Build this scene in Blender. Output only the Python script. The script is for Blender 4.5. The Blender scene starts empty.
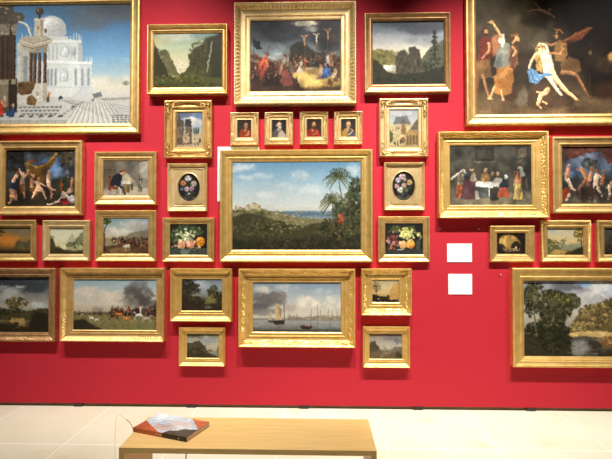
import bpy, bmesh, math, random
import numpy as np
from mathutils import Vector, Matrix

R = math.radians
scene = bpy.context.scene
COL = scene.collection

# ------------------------------------------------------------------ camera
F_PX = 455.0
CAM_H = 1.65
cam_data = bpy.data.cameras.new('camera')
cam_data.sensor_width = 36.0
cam_data.lens = F_PX / 612.0 * 36.0
cam = bpy.data.objects.new('camera', cam_data)
COL.objects.link(cam)
cam.location = (0, 0, CAM_H)
cam.rotation_euler = (math.pi/2+math.atan(9.5/F_PX), 0, math.atan(12.5/F_PX))
scene.camera = cam
ROT = cam.rotation_euler.to_matrix()


def ray(px, py):
    return ROT @ Vector(((px - 306.0) / F_PX, -(py - 229.5) / F_PX, -1.0))


_d = ray(306, 408.9)
WALL_Y = _d.y*(-CAM_H/_d.z)        # the wall stands where its foot is seen


def on_wall(px, py, depth=0.0):
    """point where the sight line meets the plane standing `depth` in front of the wall"""
    d = ray(px, py)
    t = (WALL_Y - depth) / d.y
    return d.x * t, CAM_H + d.z * t


def on_level(px, py, z=0.0):
    d = ray(px, py)
    t = (z - CAM_H) / d.z
    return Vector((d.x * t, d.y * t, z))


# ------------------------------------------------------------------ objects
def tag(o, label=None, cat=None, group=None, kind=None):
    if label: o['label'] = label
    if cat: o['category'] = cat
    if group: o['group'] = group
    if kind: o['kind'] = kind
    return o


def empty(name, loc):
    o = bpy.data.objects.new(name, None)
    COL.objects.link(o)
    o.empty_display_size = 0.05
    o.location = loc
    return o


def link_mesh(name, verts, faces, mat, parent=None, origin=(0, 0, 0), smooth=False, label=None):
    me = bpy.data.meshes.new(name)
    ox, oy, oz = origin
    me.from_pydata([(x - ox, y - oy, z - oz) for x, y, z in verts], [], faces)
    me.update()
    if smooth:
        me.polygons.foreach_set('use_smooth', [True] * len(me.polygons))
    me.materials.append(mat)
    o = bpy.data.objects.new(name, me)
    COL.objects.link(o)
    if parent is not None:
        o.parent = parent
    else:
        o.location = origin
    if label: o['label'] = label
    return o


class MB:
    def __init__(self):
        self.v = []; self.f = []

    def box(self, x0, x1, y0, y1, z0, z1):
        n = len(self.v)
        self.v += [(x0, y0, z0), (x1, y0, z0), (x1, y1, z0), (x0, y1, z0), (x0, y0, z1), (x1, y0, z1), (x1, y1, z1), (x0, y1, z1)]
        self.f += [(n, n+3, n+2, n+1), (n+4, n+5, n+6, n+7), (n, n+1, n+5, n+4), (n+1, n+2, n+6, n+5), (n+2, n+3, n+7, n+6), (n+3, n, n+4, n+7)]

    def tube(self, pts, radii, n=8):
        pts = [Vector(p) for p in pts]
        b = len(self.v)
        for i, p in enumerate(pts):
            a = pts[max(0, i-1)]; c = pts[min(len(pts)-1, i+1)]
            d = (c - a).normalized()
            up = Vector((0, 1, 0)) if abs(d.y) < .9 else Vector((1, 0, 0))
            u = d.cross(up).normalized(); w = d.cross(u).normalized()
            r = radii[i] if hasattr(radii, '__len__') else radii
            for k in range(n):
                t = 2*math.pi*k/n
                q = p + u*(r*math.cos(t)) + w*(r*math.sin(t))
                self.v.append(tuple(q))
        for i in range(len(pts)-1):
            for k in range(n):
                a = b+i*n+k; c = b+i*n+(k+1) % n
                self.f.append((a, c, c+n, a+n))
        self.f.append(tuple(b+k for k in range(n))[::-1])
        e = b+(len(pts)-1)*n
        self.f.append(tuple(e+k for k in range(n)))

    def lump(self, c, rx, ry, rz, rot=0.0, nu=8, nv=5):
        """ellipsoid lying in the wall plane, rot about y"""
        b = len(self.v); cs, sn = math.cos(rot), math.sin(rot)
        for j in range(nv+1):
            ph = math.pi*j/nv
            for i in range(nu):
                th = 2*math.pi*i/nu
                x = rx*math.cos(ph); y = ry*math.sin(ph)*math.cos(th); z = rz*math.sin(ph)*math.sin(th)
                self.v.append((c[0]+x*cs-z*sn, c[1]+y, c[2]+x*sn+z*cs))
        for j in range(nv):
            for i in range(nu):
                a = b+j*nu+i; d = b+j*nu+(i+1) % nu
                self.f.append((a, d, d+nu, a+nu))

    def build(self, name, mat, parent=None, origin=(0, 0, 0), smooth=False, label=None, bevel=0.0):
        o = link_mesh(name, self.v, self.f, mat, parent, origin, smooth, label)
        if bevel:
            m = o.modifiers.new('bevel', 'BEVEL'); m.width = bevel; m.segments = 2; m.limit_method = 'ANGLE'
        return o


# ------------------------------------------------------------------ materials
def lin(c):
    return tuple((x/255/12.92 if x/255 <= .04045 else ((x/255+.055)/1.055)**2.4) for x in c)


def new_mat(name):
    m = bpy.data.materials.new(name); m.use_nodes = True
    nt = m.node_tree
    return m, nt, nt.nodes['Principled BSDF']


def node(nt, t, **kw):
    n = nt.nodes.new(t)
    for k, v in kw.items():
        if k in n.inputs: n.inputs[k].default_value = v
        else: setattr(n, k, v)
    return n


def mottled(name, c1, c2, scale=8.0, rough=.5, metallic=0.0, bump=0.0, bscale=60.0, stretch=(1, 1, 1), spec=.5, detail=4.0, coat=0.0):
    m, nt, b = new_mat(name)
    tc = node(nt, 'ShaderNodeTexCoord'); mp = node(nt, 'ShaderNodeMapping')
    mp.inputs['Scale'].default_value = stretch
    nt.links.new(tc.outputs['Object'], mp.inputs['Vector'])
    nz = node(nt, 'ShaderNodeTexNoise', Scale=scale, Detail=detail)
    nt.links.new(mp.outputs[0], nz.inputs['Vector'])
    rp = node(nt, 'ShaderNodeValToRGB')
    rp.color_ramp.elements[0].position = .3; rp.color_ramp.elements[1].position = .7
    rp.color_ramp.elements[0].color = (*lin(c1), 1); rp.color_ramp.elements[1].color = (*lin(c2), 1)
    nt.links.new(nz.outputs['Fac'], rp.inputs[0]); nt.links.new(rp.outputs[0], b.inputs['Base Color'])
    b.inputs['Roughness'].default_value = rough; b.inputs['Metallic'].default_value = metallic
    b.inputs['Specular IOR Level'].default_value = spec
    b.inputs['Coat Weight'].default_value = coat; b.inputs['Coat Roughness'].default_value = .38
    if bump:
        n2 = node(nt, 'ShaderNodeTexNoise', Scale=bscale, Detail=3.0)
        nt.links.new(mp.outputs[0], n2.inputs['Vector'])
        bp = node(nt, 'ShaderNodeBump', Strength=bump, Distance=.004)
        nt.links.new(n2.outputs['Fac'], bp.inputs['Height']); nt.links.new(bp.outputs[0], b.inputs['Normal'])
    return m


GOLD = dict(
    warm=mottled('gilt_warm', (210, 166, 98), (234, 198, 132), 14, .42, .72, .35, 120, coat=.25),
    pale=mottled('gilt_pale', (216, 184, 124), (236, 208, 156), 14, .42, .68, .35, 120, coat=.25),
    yellow=mottled('gilt_yellow', (222, 178, 96), (242, 206, 130), 14, .42, .72, .35, 120, coat=.25),
    bronze=mottled('gilt_bronze', (170, 128, 84), (204, 162, 112), 16, .46, .75, .4, 120, coat=.2),
    antique=mottled('gilt_antique', (208, 164, 96), (232, 196, 128), 16, .44, .78, .4, 120, coat=.25),
)


def pigment_material(name, gloss=.45):
    m, nt, b = new_mat(name)
    at = node(nt, 'ShaderNodeAttribute', attribute_name='pigment')
    tc = node(nt, 'ShaderNodeTexCoord')
    nz = node(nt, 'ShaderNodeTexNoise', Scale=160.0, Detail=2.0)
    nt.links.new(tc.outputs['Object'], nz.inputs['Vector'])
    hv = node(nt, 'ShaderNodeMapRange'); hv.inputs['To Min'].default_value = .94; hv.inputs['To Max'].default_value = 1.06
    nt.links.new(nz.outputs['Fac'], hv.inputs['Value'])
    mx = node(nt, 'ShaderNodeVectorMath', operation='SCALE')
    nt.links.new(at.outputs['Color'], mx.inputs[0]); nt.links.new(hv.outputs[0], mx.inputs['Scale'])
    nt.links.new(mx.outputs[0], b.inputs['Base Color'])
    bp = node(nt, 'ShaderNodeBump', Strength=.12, Distance=.001)
    nt.links.new(nz.outputs['Fac'], bp.inputs['Height']); nt.links.new(bp.outputs[0], b.inputs['Normal'])
    b.inputs['Roughness'].default_value = gloss
    b.inputs['Specular IOR Level'].default_value = .18
    return m


PIGMENT = pigment_material('oil_pigment')
PRINT = pigment_material('printed_cover', .3)


# ------------------------------------------------------------------ the painter: fields of pigment computed on a grid
def sstep(a, b, x):
    t = np.clip((x-a)/(b-a+1e-9), 0, 1)
    return t*t*(3-2*t)


def vnoise(X, Y, seed):
    """smooth value noise at float coordinates"""
    rs = np.random.RandomState(seed % 2**31)
    L = rs.rand(64, 64)
    xi = np.floor(X).astype(int); yi = np.floor(Y).astype(int)
    fx = X-xi; fy = Y-yi
    fx = fx*fx*(3-2*fx); fy = fy*fy*(3-2*fy)
    x0 = xi % 64; x1 = (xi+1) % 64; y0 = yi % 64; y1 = (yi+1) % 64
    return (L[y0, x0]*(1-fx)+L[y0, x1]*fx)*(1-fy)+(L[y1, x0]*(1-fx)+L[y1, x1]*fx)*fy


def fbm(X, Y, seed, oc=4):
    s = np.zeros_like(X); a = .5; k = 1.0
    for o in range(oc):
        s += a*vnoise(X*k, Y*k, seed+o*17); a *= .5; k *= 2.03
    return s/(1-.5**oc)


class Picture:
    """paint on a rectangle given in the units in which it was measured"""
    def __init__(s, x0, y0, x1, y1, S=2.2, seed=1):
        s.x0, s.y0, s.x1, s.y1 = x0, y0, x1, y1
        s.nx = max(8, int((x1-x0)*S)); s.ny = max(8, int((y1-y0)*S))
        s.xs = np.linspace(x0, x1, s.nx); s.ys = np.linspace(y0, y1, s.ny)
        s.X, s.Y = np.meshgrid(s.xs, s.ys)
        s.img = np.zeros((s.ny, s.nx, 3))
        s.warp = .85; s.sat = 1.04; s.gain = 1.0; s.texk = 1.0
        s.seed = seed; s.rnd = random.Random(seed)
        s.tex = .6*fbm(s.X/1.3, s.Y/1.3, seed+70, 2)+.4*fbm(s.X/5, s.Y/5, seed+71, 3)
        s.tex = np.clip(.5+(s.tex-s.tex.mean())*1.7, 0, 1)
        s.fold = fbm(s.X/1.5+s.Y/6, s.Y/6, seed+72, 3)
        s.fold = np.clip(.5+(s.fold-s.fold.mean())*2.0, 0, 1)

    def win(s, xa, ya, xb, yb):
        i0 = np.searchsorted(s.xs, xa); i1 = np.searchsorted(s.xs, xb)+1
        j0 = np.searchsorted(s.ys, ya); j1 = np.searchsorted(s.ys, yb)+1
        return slice(max(j0-1, 0), min(j1, s.ny)), slice(max(i0-1, 0), min(i1, s.nx))

    def mix(s, w, m, col, shade=None, k=.30):
        if m.size == 0: return
        m = np.clip(m, 0, 1)[..., None]
        sh = 1+k*s.texk*2*(s.tex[w]-.5)
        if shade is not None: sh = sh*shade
        s.img[w] = s.img[w]*(1-m)+(np.array(col)/255.0)*sh[..., None]*m

    def fill(s, col):
        s.img[:] = np.array(col)/255.0

    def grad(s, *st):
        ys = [a for a, _ in st]
        for k in range(3):
            s.img[..., k] = np.interp(s.ys, ys, [c[k]/255 for _, c in st])[:, None]

    def ell(s, cx, cy, rx, ry, col, a=1.0, rot=0.0, soft=.25, rough=0.0, form=True):
        m_ = max(rx, ry)*(1+soft)+rough+.6
        w = s.win(cx-m_, cy-m_, cx+m_, cy+m_)
        X, Y = s.X[w]-cx, s.Y[w]-cy
        if X.size == 0: return
        if rough:
            n = fbm(s.X[w]/(rough*1.6), s.Y[w]/(rough*1.6), s.seed+int(cx*7+cy*3), 3)-.5
            X = X+n*rough*2; Y = Y+n*rough*2
        if rot:
            c, q = math.cos(rot), math.sin(rot); X, Y = X*c+Y*q, -X*q+Y*c
        d = np.sqrt((X/rx)**2+(Y/ry)**2)
        s.mix(w, a*(1-sstep(1-soft, 1+soft, d)), col, 1-.20*np.clip(X/rx*.6+Y/ry*.7, -1, 1) if form else None)

    def poly(s, pts, col, a=1.0, soft=.5, rough=0.0, rs=5.0, fold=False):
        xs = [p[0] for p in pts]; ys = [p[1] for p in pts]; g = soft+rough+.5
        w = s.win(min(xs)-g, min(ys)-g, max(xs)+g, max(ys)+g)
        X, Y = s.X[w], s.Y[w]
        if X.size == 0: return
        if rough:
            sd = s.seed+int(xs[0]*5+ys[0]*11)
            X, Y = X+(fbm(X/rs, Y/rs, sd)-.5)*2*rough, Y+(fbm(X/rs+31, Y/rs+9, sd+5)-.5)*2*rough
        ins = np.zeros(X.shape, bool); dist = np.full(X.shape, 1e9)
        n = len(pts)
        for i in range(n):
            ax, ay = pts[i]; bx, by = pts[(i+1) % n]
            if ay != by:
                c = ((ay > Y) != (by > Y)) & (X < (bx-ax)*(Y-ay)/(by-ay)+ax)
                ins ^= c
            dx, dy = bx-ax, by-ay
            t = np.clip(((X-ax)*dx+(Y-ay)*dy)/(dx*dx+dy*dy+1e-9), 0, 1)
            dist = np.minimum(dist, np.hypot(X-ax-t*dx, Y-ay-t*dy))
        sd = np.where(ins, -dist, dist)
        s.mix(w, a*(1-sstep(-soft, soft, sd)), col, 1+.30*(s.fold[w]-.5)*2 if max(xs)-min(xs) < 13 and a == 1.0 and fold else None, .12)

    def line(s, pts, wd, col, a=1.0, taper=1.0):
        n = len(pts)
        for i in range(n-1):
            ax, ay = pts[i]; bx, by = pts[i+1]
            w0 = wd*(1+(taper-1)*i/max(1, n-1)); w1 = wd*(1+(taper-1)*(i+1)/max(1, n-1))
            g = max(w0, w1)+.6
            w = s.win(min(ax, bx)-g, min(ay, by)-g, max(ax, bx)+g, max(ay, by)+g)
            X, Y = s.X[w], s.Y[w]
            if X.size == 0: continue
            dx, dy = bx-ax, by-ay
            t = np.clip(((X-ax)*dx+(Y-ay)*dy)/(dx*dx+dy*dy+1e-9), 0, 1)
            d = np.hypot(X-ax-t*dx, Y-ay-t*dy)
            r = (w0+(w1-w0)*t)/2
            nl = math.hypot(dx, dy)+1e-9
            off = ((X-ax)*dy-(Y-ay)*dx)/nl/np.maximum(r, .3)
            if -dy*.5+dx < 0: off = -off
            s.mix(w, a*(1-sstep(-.35, .35, d-r)), col, 1+.28*np.clip(off, -1, 1) if wd > 1.4 else None, .15)

    def blobs(s, cx, cy, rx, ry, n, r, cols, a=.8, flat=1.0):
        for _ in range(int(n*1.8)):
            t = s.rnd.random()*2*math.pi; q = s.rnd.random()**.6
            k = r*.62*(.4+1.1*s.rnd.random())
            c = s.rnd.choice(cols); j = s.rnd.uniform(.65, 1.4)
            s.ell(cx+rx*q*math.cos(t), cy+ry*q*math.sin(t), k, k*flat, [min(255, v*j) for v in c], a*s.rnd.uniform(.6, 1), s.rnd.random()*3, .5)

    def strewn(s, pts_box, n, r, cols, a=.6, flat=.5):
        x0, y0, x1, y1 = pts_box
        for _ in range(n):
            k = r*(.5+s.rnd.random())
            s.ell(s.rnd.uniform(x0, x1), s.rnd.uniform(y0, y1), k, k*flat, s.rnd.choice(cols), a*s.rnd.uniform(.5, 1), 0, .5)

    def cloud(s, cx, cy, rx, ry, col, a=.9, sc=None, hard=.33):
        w = s.win(cx-rx*1.5, cy-ry*1.5, cx+rx*1.5, cy+ry*1.5)
        X, Y = s.X[w], s.Y[w]
        if X.size == 0: return
        sc = sc or max(rx, ry)*.45
        n = fbm(X/sc, Y/(sc*.75), s.seed+int(cx*3+cy*7), 5)
        d = ((X-cx)/rx)**2+((Y-cy)/ry)**2
        s.mix(w, a*sstep(.5-hard, .5+hard, n+.35-.55*d), col, 1+.25*(n-.5), .05)

    def haze(s, ya, yb, col, a):
        """horizontal veil of colour strongest at ya"""
        m = a*np.clip(1-np.abs(s.Y-ya)/yb, 0, 1)
        s.mix((slice(None), slice(None)), m, col)

    def tree(s, x, yb, h, rx, cols, trunk=(60, 48, 34), n=90, r=1.6, lean=0):
        s.line([(x, yb), (x+lean*.5, yb-h*.4), (x+lean, yb-h*.7)], max(.7, rx*.14), trunk, 1, .5)
        s.blobs(x+lean, yb-h*.68, rx, h*.34, n, r, cols, .85)

    def fig(s, x, y, h, top, low, skin=(205, 160, 125), lean=0.0, arm=None, arm2=None, hair=(60, 42, 30), w=1.0):
        """a small standing painted figure, feet at (x, y)"""
        hx = x+lean
        s.poly([(x-h*.13*w, y), (x-h*.11*w+lean*.4, y-h*.48), (x+h*.11*w+lean*.4, y-h*.48), (x+h*.14*w, y)], low, 1, .4, fold=True)
        s.poly([(x-h*.10*w+lean*.4, y-h*.44), (hx-h*.12*w, y-h*.80), (hx+h*.12*w, y-h*.80), (x+h*.10*w+lean*.4, y-h*.44)], top, 1, .4, fold=True)
        for a in (arm, arm2):
            if a: s.line([(hx, y-h*.76), (hx+a[0]*h*.5, y-h*.76+a[1]*h*.5), (hx+a[0]*h, y-h*.76+a[1]*h)], h*.07, skin, 1, .7)
        s.ell(hx, y-h*.90, h*.055, h*.068, hair, 1, 0, .3)
        s.ell(hx+h*.012, y-h*.888, h*.04, h*.052, skin, 1, 0, .35)

    def nude(s, pts, wd, col=(226, 184, 150)):
        """limbs and trunk as tapering strokes: list of (points, width factor, taper)"""
        for p, k, t in pts: s.line(p, wd*k, col, 1, t)

    def crowd(s, x0, x1, yf, h, n, cols, skin=(186, 142, 110), spread=2.0):
        """a press of small figures: dark mass, then broken dabs of cloth and heads"""
        s.strewn((x0, yf-h*.7, x1, yf), int(n*1.5), h*.22, [[v*.42 for v in c] for c in cols], .8, 1.2)
        for i in range(n):
            x = x0+(x1-x0)*(i+s.rnd.random())/n; y = yf+s.rnd.uniform(-spread, spread); k = h*s.rnd.uniform(.75, 1.1)
            c, c2 = s.rnd.choice(cols), s.rnd.choice(cols); q = s.rnd.uniform(.6, 1.1); l = s.rnd.uniform(-.12, .12)*k
            s.poly([(x-k*.13, y), (x-k*.15+l, y-k*.6), (x-k*.04+l, y-k*.82), (x+k*.13+l, y-k*.7), (x+k*.15, y)], [v*q*.75 for v in c], .92, .5, .3, 2, True)
            s.ell(x+l+k*.04, y-k*.62, k*.10, k*.16, [v*q for v in c2], .9, s.rnd.random(), .4)
            if s.rnd.random() < .6: s.line([(x+l, y-k*.7), (x+l+s.rnd.uniform(-.3, .3)*k, y-k*s.rnd.uniform(.35, .8))], max(.5, k*.07), skin, .85)
            s.ell(x+l, y-k*.90, k*.052, k*.068, [v*q for v in skin], 1, 0, .4); s.ell(x+l-.1, y-k*.955, k*.05, k*.035, (54, 38, 30), .9, 0, .4)

    def horse(s, x, y, h, col, d=1, dark=(50, 36, 26)):
        """galloping horse, body centre (x, y)"""
        s.ell(x, y, h*.55, h*.24, col, 1, 0, .2)
        s.line([(x+d*h*.42, y-h*.05), (x+d*h*.68, y-h*.42)], h*.2, col, 1, .8)
        s.ell(x+d*h*.80, y-h*.40, h*.18, h*.08, col, 1, d*.5, .3)
        for k, q in ((.4, .85), (.48, .62), (-.42, -.8), (-.36, -.5)):
            s.line([(x+d*h*k, y+h*.1), (x+d*h*(k+q)/2, y+h*.38), (x+d*h*q, y+h*.62)], h*.1, col, 1, .6)
        s.line([(x-d*h*.52, y-h*.06), (x-d*h*.82, y+h*.02)], h*.09, dark, 1, .4)

    def chiaro(s, sc, lo=.6, hi=1.1):
        """broad passages of deeper and lighter tone, as the painter laid them"""
        n = fbm(s.X/sc, s.Y/sc, s.seed+400, 3); n = np.clip(.5+(n-n.mean())*2.2, 0, 1)
        s.img *= (lo+(hi-lo)*n)[..., None]

    def finish(s, amp=.05, sc=1.6, dim=.84, warp=None):
        warp = s.warp if warp is None else warp
        if warp:
            px = (s.xs[-1]-s.xs[0])/(s.nx-1); py = (s.ys[-1]-s.ys[0])/(s.ny-1)
            wx = (fbm(s.X/1.7, s.Y/1.7, s.seed+801, 2)-.5)*2*warp/px; wy = (fbm(s.X/1.7+40, s.Y/1.7, s.seed+802, 2)-.5)*2*warp/py
            gx = np.clip(np.arange(s.nx)[None, :]+wx, 0, s.nx-1.001); gy = np.clip(np.arange(s.ny)[:, None]+wy, 0, s.ny-1.001)
            x0 = gx.astype(int); y0 = gy.astype(int); fx = (gx-x0)[..., None]; fy = (gy-y0)[..., None]
            im = s.img
            s.img = (im[y0, x0]*(1-fx)+im[y0, x0+1]*fx)*(1-fy)+(im[y0+1, x0]*(1-fx)+im[y0+1, x0+1]*fx)*fy
        n = fbm(s.X/sc, s.Y/sc, s.seed+900, 3)-.5
        n2 = fbm(s.X/(sc*7), s.Y/(sc*7), s.seed+950, 2)-.5
        s.img *= (dim*(1+amp*2*n+amp*.6*n2))[..., None]
        g = s.img.mean(-1, keepdims=True)
        s.img = s.gain*s.img*np.clip(.86+.40*g, .8, 1.05)
        g = s.img.mean(-1, keepdims=True)
        s.img = g+(s.img-g)*s.sat
        return np.clip(s.img, 0, 1)


def canvas_mesh(name, img, x0, x1, z0, z1, y, mat, parent, origin, label):
    """flat grid carrying the pigment as a colour attribute; row 0 of img is the top"""
    ny, nx, _ = img.shape
    xs = np.linspace(x0, x1, nx)-origin[0]; zs = np.linspace(z1, z0, ny)-origin[2]
    X, Z = np.meshgrid(xs, zs)
    co = np.stack([X, np.full_like(X, y-origin[1]), Z], -1).reshape(-1, 3)
    idx = np.arange(nx*ny).reshape(ny, nx)
    q = np.stack([idx[:-1, :-1], idx[1:, :-1], idx[1:, 1:], idx[:-1, 1:]], -1).reshape(-1, 4)
    me = bpy.data.meshes.new(name)
    me.vertices.add(len(co)); me.vertices.foreach_set('co', co.ravel().astype(np.float32))
    me.loops.add(q.size); me.loops.foreach_set('vertex_index', q.ravel().astype(np.int32))
    me.polygons.add(len(q))
    me.polygons.foreach_set('loop_start', np.arange(0, q.size, 4, dtype=np.int32))
    me.update(calc_edges=True); me.validate()
    lc = np.where(img <= .04045, img/12.92, ((img+.055)/1.055)**2.4)
    ca = me.color_attributes.new('pigment', 'FLOAT_COLOR', 'POINT')
    rgba = np.concatenate([lc, np.ones((ny, nx, 1))], -1).reshape(-1)
    ca.data.foreach_set('color', rgba.astype(np.float32))
    me.materials.append(mat)
    o = bpy.data.objects.new(name, me); COL.objects.link(o)
    o.parent = parent
    if label: o['label'] = label
    return o
# ------------------------------------------------------------------ frames
PROFILES = {
    # t: 0 outer edge .. 1 sight edge ; h: share of the projection
    'scoop': [(0, .93), (.03, 1), (.10, 1), (.14, .95), (.17, .88), (.24, .72), (.32, .60), (.42, .52), (.54, .47), (.64, .45), (.66, .49), (.70, .51), (.74, .49), (.76, .43), (.88, .41), (.90, .45), (.94, .44), (1, .36)],
    'flat': [(0, .90), (.05, .98), (.12, 1), (.20, .98), (.24, .90), (.40, .80), (.58, .74), (.62, .68), (.66, .72), (.74, .74), (.80, .70), (.84, .60), (.94, .54), (1, .38)],
    'slope': [(0, .95), (.04, 1), (.14, .99), (.20, .92), (.34, .72), (.48, .60), (.58, .56), (.62, .60), (.70, .60), (.74, .52), (.90, .47), (1, .36)],
    'ogee': [(0, .80), (.05, .92), (.12, .98), (.18, 1), (.24, .98), (.30, .90), (.36, .86), (.48, .80), (.60, .66), (.70, .56), (.74, .60), (.80, .60), (.84, .50), (.93, .46), (1, .36)],
    'deep': [(0, .88), (.03, .98), (.07, 1), (.10, .96), (.13, .66), (.18, .56), (.30, .54), (.44, .58), (.48, .68), (.54, .74), (.60, .74), (.66, .66), (.70, .52), (.86, .48), (.92, .50), (1, .36)],
}
CANVAS_H = .30


def wave(kind, s, t, k):
    if kind == 'bead': return abs(math.sin(math.pi*s/k))
    if kind == 'leaf': return .5+.5*math.sin(2*math.pi*s/k+4*t)*math.cos(math.pi*t*2)
    if kind == 'egg': return max(0.0, math.sin(2*math.pi*s/k))**.6
    if kind == 'scroll': return .5+.5*math.sin(2*math.pi*s/k+3.5*math.sin(math.pi*t*2+2*math.pi*s/(k*2.3)))
    return 0.0


def frame_mesh(name, O, I, D, prof, bands, step, mat, parent, origin, y_wall):
    """O, I: (x0, x1, z0, z1) outer and sight rectangles in the world"""
    ts = list(prof)
    if bands:
        ext = []
        for (t0, t1, amp, k, kind) in bands:
            ext += [t0+(t1-t0)*i/5 for i in range(6)]
        tt = sorted(set([round(t, 4) for t, _ in ts]+[round(e, 4) for e in ext]))
        ts = [(t, float(np.interp(t, [a for a, _ in prof], [b for _, b in prof]))) for t in tt]
    V = []; Fc = []

    def rect(t):
        return [O[i]+(I[i]-O[i])*t for i in range(4)]

    def corner(t, c):
        x0, x1, z0, z1 = rect(t)
        return [(x0, z1), (x1, z1), (x1, z0), (x0, z0)][c]
    for rail in range(4):
        a, b = rail, (rail+1) % 4
        ca, cb = corner(0, a), corner(0, b)
        L = math.hypot(cb[0]-ca[0], cb[1]-ca[1])
        n = max(1, int(L/step)) if bands else 1
        rows = [(0.0, 0.0, False)]+[(t, h, True) for t, h in ts]+[(1.0, CANVAS_H-.06, False)]
        base = len(V)
        for (t, h, orn) in rows:
            pa, pb = corner(t, a), corner(t, b)
            for i in range(n+1):
                f = i/n
                x = pa[0]+(pb[0]-pa[0])*f; z = pa[1]+(pb[1]-pa[1])*f
                hh = h*D
                if orn and 0 < i < n:
                    sl = (f-.5)*L
                    for (t0, t1, amp, k, kind) in bands:
                        if t0 < t < t1:
                            u = (t-t0)/(t1-t0)
                            e = min(1.0, min(i, n-i)*step/(k*.5))
                            hh += .9*amp*math.sin(math.pi*u)*wave(kind, sl, u, k)*e
                V.append((x, y_wall-hh, z))
        m = len(rows)
        for r in range(m-1):
            for i in range(n):
                p = base+r*(n+1)+i
                Fc.append((p, p+n+1, p+n+2, p+1))
    return link_mesh(name, V, Fc, mat, parent, origin)


def corner_ornaments(O, I, D, y_wall, mat, parent, origin, size, seed=3, along=True):
    """carved leaf-and-scroll clusters on the four corners, one mesh each"""
    for c in range(4):
        sx = 1 if c in (0, 3) else -1
        sz = -1 if c in (0, 1) else 1
        cx = (O[0] if sx > 0 else O[1]); cz = (O[3] if sz < 0 else O[2])
        m = MB(); yb = y_wall-D*.62

        def P(u, v, h=0.0):
            return (cx+sx*(u+.12)*size, yb-h*size, cz+sz*(v+.12)*size)

        def lump(u, v, h, a, b, deep, ang=0.0):
            m.lump(P(u, v, h), size*a, size*deep, size*b, math.atan2(sz*math.sin(ang), sx*math.cos(ang)))
        # fan of leaves in the corner
        for k in range(5):
            a = math.radians(4+k*20.5)
            ln = .20 if k % 2 == 0 else .15
            lump(.10+ln*math.cos(a), .10+ln*math.sin(a), .10, ln*.8, .045, .16, a)
        lump(.06, .06, .16, .075, .075, .12)
        for flip in (0, 1):
            def U(u, v): return (v, u) if flip else (u, v)
            # scroll running down each rail, ending in a volute
            pts = []; rr = []
            for i in range(20):
                t = i/19
                ang = t*2.5*math.pi
                rad = .115*(1-.78*t)
                u, v = U(.62+.115-rad*math.cos(ang), .14+rad*math.sin(ang))
                pts.append(P(u, v, .14+.06*t)); rr.append(size*(.036-.014*t))
            m.tube(pts, rr, 6)
            pts = []; rr = []
            for i in range(14):
                t = i/13
                u, v = U(.30+.95*t, .12+.10*math.sin(t*2*math.pi+.6))
                pts.append(P(u, v, .12)); rr.append(size*(.042*math.sin(math.pi*(.12+.88*t))+.008))
            m.tube(pts, rr, 6)
            for (u, v, q, an) in ((.95, .26, .085, .5), (1.05, .04, .085, -.5), (1.16, .20, .07, .6), (1.28, .10, .06, -.2), (.44, .30, .075, .9), (.50, .0, .07, -.3), (.80, .02, .05, .2)):
                uu, vv = U(u, v)
                lump(uu, vv, .10, q, .035, .11, (math.pi/2-an) if flip else an)
        m.build('corner_ornament', mat, parent, origin, smooth=True)


def oval_mount(O, ell, yf, yb, mat, parent, origin):
    """spandrel with an elliptical sight: O rectangle, ell = (cx, cz, rx, rz)"""
    cx, cz, rx, rz = ell; n = 64
    V = []; Fc = []
    for i in range(n):
        a = 2*math.pi*i/n; c, s = math.cos(a), math.sin(a)
        k = min((O[1]-cx)/abs(c) if c > 1e-6 else ((cx-O[0])/abs(c) if c < -1e-6 else 1e9),
                (O[3]-cz)/abs(s) if s > 1e-6 else ((cz-O[2])/abs(s) if s < -1e-6 else 1e9))
        V.append((cx+k*c, yf, cz+k*s))
        V.append((cx+rx*1.12*c, yf, cz+rz*1.09*s))
        V.append((cx+rx*1.07*c, yf-.004, cz+rz*1.05*s))
        V.append((cx+rx*1.0*c, yb, cz+rz*1.0*s))
    for i in range(n):
        j = (i+1) % n
        for r in range(3):
            Fc.append((i*4+r, j*4+r, j*4+r+1, i*4+r+1))
    return link_mesh('oval_mount', V, Fc, mat, parent, origin)


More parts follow.
